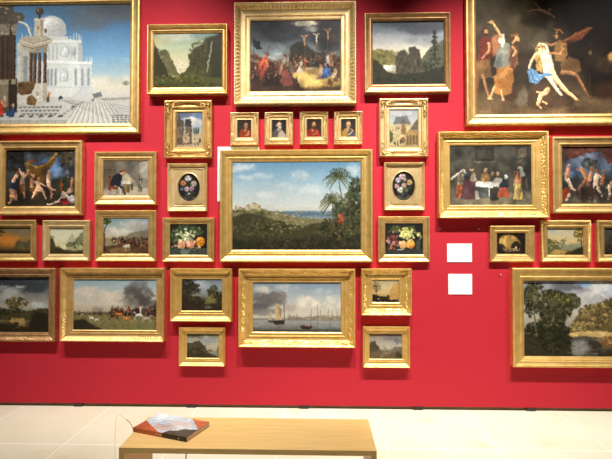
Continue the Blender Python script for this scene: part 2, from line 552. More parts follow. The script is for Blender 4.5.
def framed_painting(label, outer, inner, D, paint, prof='scoop', gold='warm', bands=(), step=.008,
                    corners=0.0, S=2.2, seed=1, group='framed paintings on the red wall', oval=None, canvas_label=None, off=0.0):
    """outer and inner: measured rectangles (left, top, right, bottom) of the frame front and of the picture"""
    D = D*.74
    YW = WALL_Y-off            # a frame hung in front of the backing board stands clear of it
    dc = D*CANVAS_H
    def rect(r, dep):
        mx, my = (r[0]+r[2])/2, (r[1]+r[3])/2
        return [on_wall(r[0], my, dep)[0], on_wall(r[2], my, dep)[0], on_wall(mx, r[3], dep)[1], on_wall(mx, r[1], dep)[1]]
    O = rect(outer, D)
    my = (outer[1]+outer[3])/2
    if outer[2] < 325: O[1] = on_wall(outer[2], my, D*.7)[0]
    if outer[0] > 325: O[0] = on_wall(outer[0], my, D*.7)[0]
    I = rect(inner, dc+D*.06)
    org = ((O[0]+O[1])/2, YW, O[2])
    root = empty('framed_painting', org)
    tag(root, label, 'painting', group)
    g = GOLD[gold]
    fr = frame_mesh('frame', O, I, D, PROFILES[prof], bands, step, g, root, org, YW)
    if corners:
        corner_ornaments(O, I, D, YW, g, fr, org, corners)
    p = Picture(*inner, S=S, seed=seed)
    paint(p)
    img = p.finish()
    e = .004
    canvas_mesh('canvas', img, I[0]-e, I[1]+e, I[2]-e, I[3]+e, YW-dc, PIGMENT, root, org, canvas_label)
    if oval:
        ox, oy, rx, ry = oval
        dm = dc+.012
        c = on_wall(ox, oy, dm); ex = on_wall(ox+rx, oy, dm)[0]-c[0]; ez = c[1]-on_wall(ox, oy+ry, dm)[1]
        oval_mount([I[0]-e, I[1]+e, I[2]-e, I[3]+e], (c[0], c[1], ex, ez), YW-dm, YW-dc-.001, g, root, org)
    return root
# ------------------------------------------------------------------ the pictures, in the units of the survey
GREENS = [(44, 50, 26), (58, 62, 32), (34, 40, 22), (74, 74, 40)]
DARKG = [(30, 34, 20), (40, 42, 24), (22, 26, 16), (52, 52, 30)]
SKIN = (206, 156, 118)


def p_palace(p):
    p.warp = .35; p.texk = .35; p.gain = .98
    p.grad((5, (72, 110, 148)), (30, (84, 130, 174)), (55, (112, 158, 192)), (75, (160, 182, 190)), (86, (208, 204, 186)), (96, (196, 194, 186)), (124, (190, 190, 184)))
    p.cloud(106, 18, 42, 15, (104, 112, 122), .85); p.cloud(120, 10, 30, 12, (96, 102, 110), .8); p.cloud(84, 26, 22, 7, (98, 112, 128), .6); p.cloud(70, 10, 20, 5, (90, 120, 150), .5)
    p.cloud(116, 82, 26, 8, (202, 198, 182), .7); p.cloud(110, 62, 20, 5, (140, 172, 198), .4)
    W = (206, 211, 208); G = (168, 175, 176); D = (128, 134, 138); L = (224, 227, 223)
    # domed palace behind
    p.ell(52, 31, 14, 14.5, W, 1, 0, .05); p.ell(47, 27, 7, 9, L, .6, 0, .6); p.poly([(58, 19), (64, 24), (66.4, 33), (61, 36), (61, 26)], G, .6, 2); p.poly([(46, 18.6), (56, 18.6), (54, 16.6), (48, 16.6)], W)
    for x in (48, 52, 57): p.ell(x, 26, .7, 1, G, .8)
    p.poly([(40, 37), (68, 37), (68, 42), (40, 42)], W); p.poly([(44, 41), (66, 39), (80, 42), (82.5, 62), (44, 62)], W); p.poly([(78, 42), (82, 45), (83, 62), (78, 62)], G)
    p.poly([(28, 60), (91, 63), (92.5, 88), (28, 88)], W); p.poly([(80, 63), (91, 64), (92.5, 88), (80, 88)], (190, 197, 198))
    p.poly([(44, 40), (80, 41), (82, 43.4), (44, 43.4)], L); p.poly([(44, 60.4), (92, 62.6), (92, 65), (44, 63.4)], L); p.line([(44, 43.8), (82, 43.8)], .5, G); p.line([(44, 63.8), (92, 65.4)], .5, G)
    for x in (49, 53, 57): p.poly([(x-.9, 60), (x-.9, 46), (x+.9, 46), (x+.9, 60)], G, .85)
    for x in (71.6, 75, 79.6): p.poly([(x-.8, 60), (x-.8, 47), (x+.8, 47), (x+.8, 60)], G, .85)
    p.ell(65, 52, 5, 6.6, G, .9, 0, .15); p.ell(65.4, 53.4, 3.4, 5, L, .6, 0, .3); p.poly([(60, 58), (70, 58), (70, 61), (60, 61)], W); p.ell(74, 52, 2.4, 5, (150, 158, 160), .7, 0, .2)
    for x in (48.6, 52, 56, 76, 82.6, 88.6): p.poly([(x-1.2, 86), (x-1.2, 70), (x, 68.4), (x+1.2, 70), (x+1.2, 86)], D, .8)
    p.ell(64, 76, 4.6, 9, (170, 177, 178), .9, 0, .15); p.ell(64.6, 79, 3, 7, (196, 200, 198), .8, 0, .2); p.poly([(58, 82), (70, 82), (70, 88), (58, 88)], W)
    for x in (70.4, 73.4, 76.4, 79, 81): p.line([(x, 42), (x, 32.6+abs(x-75.6)*.8)], 1.2, W, 1, .6)
    for x in (86.6, 89.6, 91.6): p.line([(x, 63), (x, 57.6)], 1.0, W, 1, .6)
    for x in (22, 26): p.line([(x, 44), (x, 34)], 1.1, W, 1, .6)
    p.poly([(36, 86), (92.5, 87), (94, 98), (36, 98)], (204, 207, 203)); p.poly([(82, 87), (93, 88), (94, 97), (72, 98)], (188, 191, 190)); p.line([(36, 87), (92, 87.6)], .5, G)
    # terrace, steps and patterned pavement
    p.poly([(0, 96), (130, 98), (130, 124), (-66, 124), (-66, 95)], (186, 187, 181), 1, .4)
    p.poly([(93, 94), (101, 92), (102.6, 97), (94, 98.6)], (110, 114, 116)); p.poly([(100, 98.6), (130, 97.6), (130, 100), (104, 101)], (150, 146, 138)); p.cloud(126, 84, 4, 3, (90, 96, 84), .7)
    for i in range(9):
        p.line([(60+i*1.4, 99.6+i*.5), (94+i*1.8, 102+i*2.1)], .45, (134, 134, 130), .8)
    for i in range(12):
        xa, xb = 66+i*5.6, 80+i*2.7
        p.poly([(xa, 124), (xa+2.7, 124), (xb+1.4, 103.4), (xb, 103)], (214, 214, 207), .8); p.line([(xa, 124), (xb, 103)], .5, (106, 106, 104), .9)
    for k in range(5):
        p.line([(112-k*2, 104+k*1.4), (130, 108+k*2.6)], .5, (130, 130, 128), .8)
    for i in range(5):
        for k in range(5): p.poly([(112+k*4, 123.4-i*2), (114.8+k*4, 122.8-i*2), (115.4+k*4, 123.6-i*2), (112.8+k*4, 124.2-i*2)], (58, 60, 62), .85, .3)
    for j in range(3):
        y = 106.6+j*3.4
        p.line([(18+j*2, y), (62-j*2, y-.4)], .5, (120, 120, 118), .8)
        for i in range(10-j):
            x = 20+i*4.4+j*1.6; p.poly([(x, y+1.2), (x+2.6, y+1.2), (x+3.6, y-.2), (x+1.2, y-.2)], (78, 78, 80), .85, .3)
    for i in range(7):
        x = 2+i*9.8; p.poly([(x-2.4, 117), (x+2.6, 116.4), (x+3.6, 115), (x-.6, 115)], (52, 50, 50), .9, .4)
        p.poly([(60+i*3.4, 116-i*2.1), (63.4+i*3.4, 115.4-i*2.1), (64+i*3.4, 114.6-i*2.1), (61+i*3.4, 114.8-i*2.1)], (84, 84, 86), .8, .3)
    p.poly([(-66, 119), (70, 119), (66, 124), (-66, 124)], (168, 168, 160)); p.line([(-66, 119), (70, 119)], .6, (206, 206, 198))
    for x in range(-60, 70, 9): p.line([(x, 119.5), (x-1, 124)], .5, (122, 122, 116))
    # near colonnade, dark columns with carved capitals and an entablature
    p.texk = .8; p.warp = .55
    B = (58, 42, 34); B2 = (104, 78, 60); S = (176, 168, 148)
    p.poly([(-66, 5), (13, 5), (14, 112), (-66, 118)], (66, 58, 50)); p.poly([(0, 78), (18, 78), (18, 112), (0, 112)], (92, 76, 58)); p.poly([(9, 80), (18, 82), (18, 112), (10, 112)], (54, 44, 36)); p.poly([(0, 82), (9, 80), (9, 106), (0, 108)], (128, 116, 96))
    for x in (-60, -50, -40, -30, -20, -10, 0, 5, 12.4):
        p.poly([(x, 34), (x+3.4, 34), (x+3.6, 80), (x-.2, 80)], B); p.line([(x+1, 35), (x+1, 79)], .8, B2); p.poly([(x-.8, 84), (x-.4, 79), (x+3.8, 79), (x+4.4, 84)], (150, 140, 120))
        p.poly([(x-1.6, 22), (x+5.4, 22), (x+4, 35), (x-.2, 35)], (130, 122, 106), 1, .4, .8, 2); p.strewn((x-1.4, 23, x+5, 34), 9, .9, [(70, 62, 52), (178, 170, 148)], .8)
    p.poly([(-66, 5), (11, 5), (13, 12), (22, 13), (25, 17), (22, 22), (14, 24), (-66, 24)], (84, 78, 66), 1, .5, 1, 3); p.strewn((-66, 6, 23, 23), 90, 1.1, [(130, 122, 104), (48, 42, 36), (160, 152, 130)], .8)
    p.line([(19, 22), (25, 24), (29, 29), (31, 36)], 2.2, (200, 198, 186)); p.line([(19, 25), (24, 26.6), (27, 31)], .8, (110, 120, 130))
    p.poly([(17, 42), (32, 48), (31, 86), (18, 86)], (176, 178, 170)); p.poly([(23.6, 56), (28, 56), (28, 84), (23.6, 84)], (140, 144, 142)); p.poly([(18, 56), (21, 56), (21, 80), (18, 80)], (196, 196, 186))
    for x in (31.6, 35.4, 40, 45.4):
        p.poly([(x-1.6, 52), (x+1.5, 52), (x+1.6, 84), (x-1.7, 84)], B); p.line([(x-.5, 53), (x-.5, 83)], .7, (128, 98, 76)); p.poly([(x-2, 86), (x-1.7, 83), (x+1.7, 83), (x+2.2, 86)], (164, 154, 134))
        p.poly([(x-2.2, 46), (x+2.4, 45), (x+1.6, 53), (x-1.6, 53)], (150, 140, 120), 1, .4, .5, 2)
    p.poly([(19, 40), (26, 36), (32, 37), (46, 36), (52, 39.6), (51, 43), (47, 46), (34, 50), (30, 51), (22, 47)], S, 1, .5, .7, 3); p.line([(20, 41), (34, 45), (51, 41)], .9, (208, 202, 184)); p.line([(22, 45.6), (33, 49), (48, 45)], .9, (112, 100, 82)); p.strewn((22, 38, 50, 50), 46, .8, [(116, 102, 80), (206, 198, 176), (90, 76, 60)], .7)
    p.poly([(33.4, 36), (35, 20), (43.6, 20), (43, 37)], (190, 182, 164)); p.poly([(33.6, 21.4), (45, 21.4), (45, 18.4), (34, 18.4)], (206, 200, 182)); p.poly([(40, 20), (43.6, 20), (43, 37), (40.6, 37)], (150, 142, 124), .8); p.ell(38, 28, 1.2, 2.4, (150, 110, 84), .8)
    p.ell(39.2, 11.6, 4, 3.8, (70, 58, 44), 1, 0, .15); p.line([(36.6, 8), (42, 8)], 1, (96, 80, 60)); p.line([(39.2, 15), (39.2, 18.4)], 2.2, (66, 54, 40)); p.ell(37.6, 10.6, 1, 1.4, (150, 128, 96), .8); p.ell(45.4, 31, 1.3, 2.4, (110, 90, 68))
    # broken masonry and passers-by
    p.poly([(35, 84), (47.6, 84), (47.6, 100), (36, 102)], (198, 194, 182)); p.poly([(43.6, 84), (47.6, 84), (47.6, 101), (43.6, 101)], (164, 158, 144)); p.poly([(18, 95.6), (27, 95.6), (27, 104), (18, 104)], (200, 195, 182))
    p.poly([(18.4, 82), (36, 81), (35, 88), (31, 94), (22, 95), (18.4, 92)], (100, 76, 46), 1, .5, .6, 3); p.strewn((19, 82, 35, 94), 30, 1.1, [(64, 46, 30), (150, 118, 72), (122, 94, 58)], .8, .7); p.poly([(27, 103), (29, 96), (33, 95), (38, 100), (36, 105), (30, 105)], (120, 92, 54), 1, .5, .6, 3); p.strewn((28, 96, 36, 104), 12, 1, [(70, 52, 34), (164, 130, 80)], .8)
    p.fig(2, 115, 17, (176, 60, 42), (164, 50, 38), SKIN, 0, (.3, .2)); p.fig(6, 106, 13, (176, 156, 122), (150, 126, 96)); p.poly([(7, 115), (9, 109), (13, 108), (16, 112), (15, 116)], (48, 72, 112), 1, .5, .5, 2, True); p.fig(14, 111, 9, (196, 176, 150), (70, 90, 126), SKIN, .4, (-.4, .1))
    p.fig(48.5, 102, 11, (180, 104, 56), (74, 62, 58), SKIN, 1, (.3, -.1)); p.fig(39, 99.6, 9, (112, 126, 134), (176, 178, 174), SKIN, -1, (-.2, -.2)); p.fig(40.6, 104.6, 7, (206, 198, 182), (196, 186, 166)); p.ell(61, 97.6, 2, 1.6, (62, 60, 62)); p.line([(60, 98), (59.6, 101)], .6, (62, 60, 62)); p.ell(93.4, 100, 1.4, 1, (80, 80, 80)); p.ell(73.6, 106.6, 2, 1.1, (86, 88, 88))


def p_waterfall(p):
    p.warp = .9; p.gain = 1.15; p.sat = 1.2
    p.grad((33, (128, 146, 140)), (48, (168, 176, 152)), (62, (196, 190, 158)), (88, (120, 120, 84)))
    p.cloud(160, 40, 16, 7, (176, 170, 132), .7); p.cloud(180, 36, 18, 6, (180, 184, 168), .7); p.cloud(205, 36, 16, 5, (120, 138, 136), .6)
    p.poly([(168, 72), (174, 62), (178, 58), (181, 62), (184, 60), (190, 66), (194, 74)], (196, 190, 168), 1, .5, 1, 3)
    p.poly([(154, 46), (159, 50), (166, 49), (171, 58), (176, 68), (180, 78), (154, 84)], (96, 92, 66), 1, .5, 1.4, 4)
    p.strewn((156, 52, 172, 72), 40, 1.4, [(122, 116, 84), (74, 74, 50)], .5, 1.4)
    p.poly([(154, 44), (160, 56), (166, 66), (170, 80), (154, 86)], (52, 48, 30), 1, .6, 1.2, 4)
    p.poly([(182, 76), (190, 66), (189, 54), (196, 47), (203, 44), (206, 40), (214, 36), (222, 33), (222, 88), (180, 88)], (66, 64, 38), 1, .5, 1.8, 5)
    p.blobs(203, 56, 16, 18, 170, 1.6, [(40, 42, 22), (60, 60, 32), (84, 80, 50), (50, 48, 28)], .6)
    p.poly([(206, 38), (222, 33), (222, 88), (213, 88)], (42, 40, 24), .8, 1.5, 1.5, 4)
    p.line([(211.5, 42), (210.5, 52), (208, 62), (206.5, 72)], 1.3, (170, 170, 148), .8, .8)
    p.poly([(154, 80), (166, 77), (180, 74), (190, 68), (200, 76), (222, 78), (222, 88), (154, 88)], (72, 74, 40), 1, .8, 1.2, 4)
    p.blobs(180, 78, 24, 5, 90, 1.5, [(86, 88, 46), (58, 62, 32), (104, 98, 56)], .6); p.ell(176, 76, 4, 1.2, (130, 120, 84), .8)
    p.strewn((154, 82, 222, 88), 60, 1.8, [(40, 42, 22), (60, 56, 34)], .7)


def p_hilltop_crowd(p):
    p.gain = 1.22
    p.grad((20, (62, 66, 72)), (40, (78, 84, 90)), (52, (112, 120, 124)), (60, (122, 116, 100)), (91, (84, 66, 46)))
    p.cloud(280, 30, 34, 14, (52, 56, 62), .95); p.cloud(328, 34, 22, 22, (40, 42, 46), .95); p.cloud(264, 48, 22, 7, (118, 128, 134), .6); p.cloud(272, 56, 16, 4, (150, 158, 158), .7); p.cloud(300, 46, 20, 7, (104, 110, 112), .6)
    p.cloud(306, 23.5, 13, 3.6, (206, 198, 178), .9); p.cloud(312, 29, 12, 3, (160, 158, 150), .7)
    p.poly([(288, 64), (290, 50), (294, 43), (302, 41), (308, 46), (316, 52), (330, 54), (341, 58), (341, 68), (284, 66)], (52, 52, 42), 1, 1, 1, 4)
    p.poly([(290, 76), (304, 67), (320, 68), (341, 72), (341, 91), (300, 90)], (176, 148, 88), 1, 1.5, 1.5, 5); p.poly([(294, 78), (306, 72), (318, 76), (322, 84), (304, 86)], (214, 184, 112), .8, 2, 1.2, 4)
    muted = [(120, 62, 48), (146, 108, 80), (84, 68, 62), (168, 150, 124), (96, 54, 46), (74, 76, 84), (156, 124, 88)]
    p.crowd(283, 312, 62, 8, 18, muted, spread=2.4); p.crowd(310, 341, 63, 9, 18, muted, spread=2.2); p.crowd(282, 300, 70, 10, 11, muted); p.crowd(322, 341, 70, 12, 10, muted)
    WD = (104, 82, 58)
    for (x, yt, h, c) in ((304.6, 36, 30, (196, 150, 108)), (316.4, 34, 28, (190, 180, 160)), (327.6, 30, 24, (186, 134, 98))):
        p.line([(x, yt-1), (x, yt+h)], .8, WD); p.line([(x-3.6, yt), (x+3.6, yt-.4)], .7, WD)
        p.line([(x, yt+2), (x+.3, yt+9)], 1.7, c, 1, .6); p.line([(x-3.2, yt-.4), (x, yt+2.4), (x+3.2, yt-.6)], .8, c); p.ell(x+.2, yt+1, .8, 1, (110, 78, 56))
    p.ell(333, 40, 2.6, 5, (84, 58, 44), .8, 0, .5)
    p.fig(305, 70, 13, (168, 78, 56), (140, 90, 66), SKIN, 0, (.3, .2)); p.fig(300.6, 71, 12, (190, 176, 156), (160, 132, 104), SKIN, .6); p.fig(331, 66, 15, (196, 130, 100), (170, 120, 90), SKIN, 0, (.3, -.1)); p.fig(328, 64, 11, (206, 200, 190), (180, 170, 160))
    # press of riders on the left under a dark banner
    p.poly([(250, 60), (258, 55), (268, 60), (284, 66), (296, 80), (304, 91), (250, 91)], (66, 46, 38), 1, 1.5, 1.5, 4)
    p.crowd(250, 286, 72, 13, 14, [(96, 52, 44), (120, 70, 52), (74, 54, 46), (140, 100, 72)], spread=4); p.crowd(252, 290, 84, 13, 11, [(90, 54, 46), (110, 70, 56), (70, 50, 42)], spread=3)
    p.poly([(258, 75), (258, 64), (263, 57), (267, 56), (269, 64), (266, 72), (262, 78)], (152, 70, 50), 1, .6, .8, 3, True); p.ell(267.4, 54.4, 1.4, 1.6, (120, 70, 50)); p.line([(264, 53), (267, 52.4), (270, 54)], .9, (120, 64, 44)); p.line([(266, 60), (269, 66)], 1.2, (190, 130, 96)); p.ell(256, 55.6, 2.6, 2.2, (118, 66, 48)); p.ell(252, 56, 2, 2, (96, 60, 46))
    p.poly([(253, 37), (257, 41), (260, 40), (261, 43), (259.6, 45), (263, 48), (257, 49), (254, 46)], (30, 32, 32), 1, .4, .6, 2); p.line([(253, 37), (255, 60)], .5, (50, 42, 38)); p.line([(268, 53), (269.6, 45)], .5, (90, 76, 62))
    p.fig(281, 74, 15, (150, 120, 96), (146, 104, 82), SKIN, 1.4); p.ell(284.6, 60, 2, 3.6, (170, 158, 136)); p.fig(288, 66, 12, (168, 160, 146), (120, 96, 78))
    p.poly([(280, 82), (283, 72), (287, 69), (291, 76), (294, 84), (284, 86)], (120, 66, 60), 1, .7, 1, 3, True); p.poly([(294, 80), (297, 76), (298, 82)], (60, 50, 44))
    p.poly([(296, 72), (299, 66), (303, 70), (302, 73)], (176, 168, 152), .9); p.line([(306.6, 69), (312, 69)], 1.8, (196, 170, 136)); p.line([(307, 69), (306.6, 72)], .7, (190, 164, 130)); p.line([(311.6, 69), (312.4, 72)], .7, (190, 164, 130)); p.ell(313, 68.4, .9, .7, (196, 170, 136))
    # mourners in the light
    p.poly([(316, 79), (319, 72), (322, 70), (325, 74), (323, 79)], (150, 126, 100), 1, .5, .6, 2, True); p.ell(320.6, 66.4, 1.3, 1.6, SKIN); p.poly([(319, 72), (320, 68), (323, 68), (323, 74)], (186, 166, 140)); p.poly([(321, 78), (323, 70), (326, 66), (330, 69), (331, 75), (326, 78)], (62, 92, 146), 1, .5, .6, 3, True); p.line([(325, 68), (328, 76)], .8, (120, 150, 190), .8); p.ell(325.6, 65, 1.4, 1.6, (196, 160, 130))
    p.fig(335, 81, 15, (170, 140, 110), (120, 90, 66), SKIN); p.fig(338.6, 78, 17, (120, 90, 70), (90, 70, 56)); p.poly([(327, 84), (329, 78), (333, 82), (332, 86)], (110, 78, 50)); p.ell(334, 76, 2, 3, (206, 186, 160), .8)
    p.poly([(250, 84), (290, 86), (310, 88), (341, 85), (341, 91), (250, 91)], (66, 48, 36), .85, 1.8, 1.5, 5); p.chiaro(12, .74, 1.08)


def p_rocks(p):
    p.warp = .8; p.gain = 1.2
    p.grad((21, (104, 116, 130)), (36, (150, 158, 164)), (46, (190, 188, 178)), (56, (204, 192, 160)), (84, (60, 58, 44)))
    p.cloud(424, 26, 34, 10, (78, 82, 90), .95); p.cloud(400, 23, 26, 5, (92, 98, 108), .8); p.cloud(430, 40, 24, 7, (126, 130, 134), .8); p.cloud(386, 38, 18, 5, (176, 178, 180), .6)
    p.poly([(372, 50), (380, 48), (388, 50), (394, 54), (400, 56), (400, 72), (372, 70)], (112, 106, 62), 1, .6, 1, 4); p.strewn((374, 51, 398, 64), 40, 1.6, [(134, 124, 76), (86, 84, 50)], .6, .7)
    p.ell(390, 68, 9, 3.4, (180, 180, 166), 1, 0, .4)
    p.poly([(420, 60), (428, 50), (436, 44), (444, 39), (444, 72), (418, 72)], (84, 84, 66), 1, .6, 1, 4)
    p.poly([(396, 74), (396, 56), (401, 50), (405, 50), (408, 56), (409, 48), (415, 46), (419, 50), (421, 60), (421, 76)], (66, 61, 48), 1, .6, .7, 3)
    p.line([(408, 54), (408.5, 74)], 1, (34, 32, 28), .8); p.strewn((397, 52, 420, 74), 60, 1.2, [(78, 72, 58), (42, 40, 32)], .6, 1.8)
    p.poly([(372, 66), (380, 66), (388, 72), (400, 74), (420, 72), (444, 66), (444, 84), (372, 84)], (40, 40, 28), 1, .8, 1.5, 4)
    p.poly([(372, 58), (378, 60), (384, 68), (390, 76), (372, 80)], (46, 46, 28), 1, .8, 1.4, 3)
    for i in range(9):
        y = 33+i*4.4; r = .9+i*.95
        p.blobs(434.5, y, r, 1.9, 16, 1.3, [(34, 42, 30), (48, 54, 36), (26, 32, 24)], .9, .7)
    p.line([(434.5, 32), (434.5, 72)], .7, (34, 34, 26)); p.blobs(426, 66, 6, 5, 40, 1.4, DARKG); p.blobs(400, 79, 26, 3, 60, 1.6, DARKG)


def p_cave_nudes(p):
    p.warp = .7; p.gain = 1.28; p.sat = 1.0
    p.grad((-20, (44, 36, 27)), (30, (58, 50, 38)), (80, (62, 51, 38)), (95, (92, 76, 54)), (114, (96, 78, 56)))
    p.cloud(498, 20, 36, 32, (88, 76, 58), .8); p.cloud(532, 30, 26, 22, (96, 86, 66), .8); p.cloud(515, 2, 44, 10, (78, 68, 50), .8); p.cloud(520, 56, 14, 30, (74, 62, 48), .7)
    p.poly([(530, 44), (540, 28), (552, 20), (556, 22), (544, 42), (536, 50)], (112, 102, 80), .6, 3, 2, 6); p.poly([(520, 22), (535, 16), (552, 22), (548, 28), (530, 26)], (40, 34, 26), .6, 3, 2, 6)
    p.poly([(556, -16), (684, -16), (684, 110), (596, 104), (584, 70), (570, 30)], (30, 23, 18), .95, 7, 4, 14)
    p.poly([(474, 101), (520, 96), (570, 99), (620, 97), (684, 100), (684, 116), (474, 116)], (100, 80, 56), .9, 3, 2, 8); p.poly([(590, 84), (684, 80), (684, 104), (600, 100)], (74, 48, 32), .7, 5, 2, 8)
    p.poly([(524, 104), (530, 90), (540, 84), (552, 86), (566, 90), (580, 96), (572, 106), (544, 110)], (72, 56, 42), 1, 2, 1.5, 5); p.poly([(516, 104), (519, 92), (525, 84), (528, 92), (527, 104)], (108, 96, 78), .9, 1.5, 1, 4); p.poly([(504, 92), (514, 88), (518, 96), (512, 101), (505, 99)], (84, 58, 44), .9, 1.5, 1, 4)
    F = (206, 156, 108); W = (238, 206, 164); B = (166, 118, 80); S = (120, 78, 54)
    # group standing at the left: bearded man, woman raising an arm, woman looking down
    p.poly([(478, 58), (480, 38), (485, 34), (492, 38), (494, 54), (490, 60), (492, 76), (477, 76)], (108, 48, 40), 1, .8, 1, 4, True); p.poly([(477, 60), (490, 58), (493, 76), (476, 78)], (120, 88, 54), 1, .8, .8, 3, True)
    p.line([(490, 42), (490, 50), (483, 57)], 3.2, B, 1, .7); p.line([(484, 74), (486, 85), (490, 97)], 3.6, B, 1, .5); p.line([(479, 76), (478, 86), (477, 95)], 3, S, 1, .6); p.ell(491, 98, 3, 1.1, B); p.ell(485.6, 30, 3.2, 4, (58, 42, 32)); p.ell(487, 31, 2, 2.8, B); p.ell(486.6, 33.6, 1.6, 1.4, (70, 48, 36))
    p.poly([(492, 38), (496, 34), (502, 36), (500, 52), (494, 56)], (148, 100, 70), 1, 1, 1, 4)
    p.poly([(494, 92), (497, 66), (501, 60), (512, 62), (515, 78), (512, 92), (504, 95)], (172, 114, 58), 1, .8, 1.2, 4, True); p.poly([(493, 76), (504, 70), (513, 60), (515, 64), (506, 76), (495, 80)], (196, 142, 84), .9, .8, .6, 3, True)
    p.poly([(494, 66), (498, 50), (503, 42), (510, 42), (513, 52), (511, 64), (500, 68)], (132, 132, 118), 1, .8, 1, 4, True); p.poly([(496, 66), (498, 56), (503, 52), (503, 66)], (104, 110, 108), .8, .8, .8, 3)
    p.poly([(499, 40), (501, 34), (505, 33), (506, 41), (503, 47)], (206, 198, 182), 1, .6, .5, 3); p.line([(502, 36), (498, 29), (494, 22.5)], 3.2, F, 1, .6); p.ell(492.4, 20.8, 2.4, 1.2, F, 1, -.2); p.line([(491.6, 20.4), (488.6, 21.6)], .8, F)
    p.poly([(510, 66), (510, 50), (514, 43), (519, 46), (519, 64), (515, 68)], (126, 84, 60), 1, .8, .8, 3, True); p.line([(513, 46), (517, 51), (514, 55)], 2.6, F, 1, .8)
    p.ell(515.6, 36.4, 4, 4.2, (100, 66, 42), 1, .4); p.ell(518, 38, 2.3, 3.2, F, 1, -.4); p.line([(512, 34.5), (519, 34)], 1, (150, 110, 70)); p.line([(514, 42), (516, 40)], 2.4, F)
    p.line([(502, 90), (503.4, 98)], 2.6, F, 1, .8); p.ell(503.6, 99, 1.8, 1.3, F); p.line([(495, 86), (491, 96)], 2.6, F, 1, .8); p.ell(490, 97.4, 2.8, 1.1, F); p.ell(510, 90, 3, 1.2, B)
    # pale figure lying back on blue cloth
    p.poly([(537, 62), (534, 57), (537, 48), (541, 45), (546, 47), (545, 56), (542, 72), (537, 70)], (178, 142, 84), 1, .8, .8, 3, True)
    p.poly([(541, 53), (546, 49), (551, 52), (553, 60), (555, 69), (558, 76), (551, 79), (545, 76), (543, 66)], W, 1, .9, .4, 4); p.ell(549, 57, 2.6, 2.2, (248, 222, 184), .7, 0, .7); p.ell(550, 67, 2.2, 4, (246, 218, 178), .5, 0, .8)
    p.line([(548, 75), (552, 81), (556, 87), (560, 93)], 5.2, W, 1, .42); p.line([(554, 75), (560, 83), (567, 91), (576, 98)], 5.8, (222, 178, 130), 1, .42); p.ell(561, 93.6, 2.4, 1.2, W, 1, .6); p.ell(577, 98.8, 2.6, 1.2, F, 1, .4)
    p.line([(543, 52), (536, 54), (532, 61), (530, 67)], 3, W, 1, .65); p.line([(549, 51), (547, 45), (541, 43.4), (537.6, 48)], 2.6, W, 1, .8); p.ell(539.6, 48.4, 2.6, 3, (150, 108, 62)); p.ell(541, 49.6, 1.9, 2.4, W)
    p.poly([(528, 70), (531, 67), (536, 70), (541, 74), (547, 72), (553, 73), (552, 76), (545, 76), (541, 80), (536, 84), (530, 81)], (92, 128, 164), 1, .6, .9, 3, True)
    for (xa, ya, xb, yb) in ((530, 71, 534, 82), (533, 70, 539, 80), (531, 78, 538, 82), (540, 75, 549, 74)): p.line([(xa, ya), (xb, yb)], .8, (160, 188, 208), .8); p.line([(xa+1, ya+.6), (xb+1, yb)], .7, (54, 86, 126), .8)
    # helmeted man leaning over, cloak behind
    p.poly([(562, 41), (570, 37), (578, 32), (588, 27.5), (595, 28), (588, 33), (583, 39), (572, 43), (564, 44)], (134, 76, 46), 1, .7, .9, 4, True); p.line([(566, 40), (580, 33), (592, 28)], .9, (176, 112, 68), .8); p.line([(568, 42), (582, 37)], .9, (84, 48, 32), .8)
    p.poly([(563, 42), (580, 40), (590, 56), (586, 76), (570, 60)], (38, 28, 22), .8, 2.5, 1, 5)
    p.poly([(555, 44), (560, 39), (567, 43), (569, 54), (564, 62), (556, 60)], (132, 96, 60), 1, .8, .8, 4); p.ell(565, 47, 3, 4, (164, 124, 76), .7, 0, .6); p.poly([(561, 63), (570, 57), (579, 59), (582, 70), (574, 75), (563, 72)], (116, 84, 52), 1, .8, .9, 3, True)
    p.line([(557, 43), (552, 45), (547, 43.5)], 2.6, B, 1, .8); p.line([(565, 49), (561, 54), (554, 53), (550, 53)], 3, B, 1, .7)
    p.ell(559, 33.6, 3.6, 3.2, (70, 56, 44)); p.ell(557.6, 36.4, 2, 2.5, B); p.line([(555.4, 28.4), (557, 30), (561, 29.6), (564, 33)], 1.4, (168, 106, 60)); p.ell(558, 32.4, 1, .8, (180, 150, 110), .9)
    p.line([(563, 72), (571, 72.6), (577, 75)], 4.2, B, 1, .8); p.line([(577, 75), (582, 84), (588, 95)], 3.4, (136, 92, 62), 1, .6); p.ell(590, 96.6, 2.6, 1.1, S)
    # child on the ground and winged child in the air
    p.line([(546, 92), (541, 95), (539, 101)], 4.6, (214, 164, 118), 1, .75); p.ell(548, 89.4, 2.9, 2.6, (180, 132, 84)); p.ell(546.6, 90.2, 1.9, 2, F); p.line([(540, 100), (537.6, 104), (541, 107)], 2.6, F, 1, .7); p.line([(543, 93), (537, 91)], 1.6, F); p.line([(543, 101), (547, 103)], 2, F)
    p.line([(540, 9), (545, 11), (551, 13.6)], 3.4, (174, 128, 88), 1, .9); p.ell(551.4, 9.6, 1.9, 1.9, (150, 106, 70)); p.line([(541, 9), (538.4, 5), (535.6, 2.6)], 1.8, B, 1, .6); p.line([(540, 10), (535.6, 9.4), (531, 10.6)], 1.8, B, 1, .6); p.line([(551, 13), (554, 16), (556, 17.4)], 1.5, B)
    p.cloud(596, 58, 14, 18, (58, 44, 32), .6); p.line([(590, 72), (590.4, 92)], .6, (86, 68, 48)); p.ell(591, 53, 1.6, 2.4, (120, 96, 66), .7); p.ell(612, 58, 3.4, 5, (206, 150, 76), .9, 0, .6); p.ell(606, 66, 9, 8, (70, 52, 36), .6, 0, .6); p.strewn((478, 103, 680, 113), 70, 2.4, [(124, 104, 76), (74, 58, 42)], .5, .3)
    p.chiaro(16, .78, 1.1)


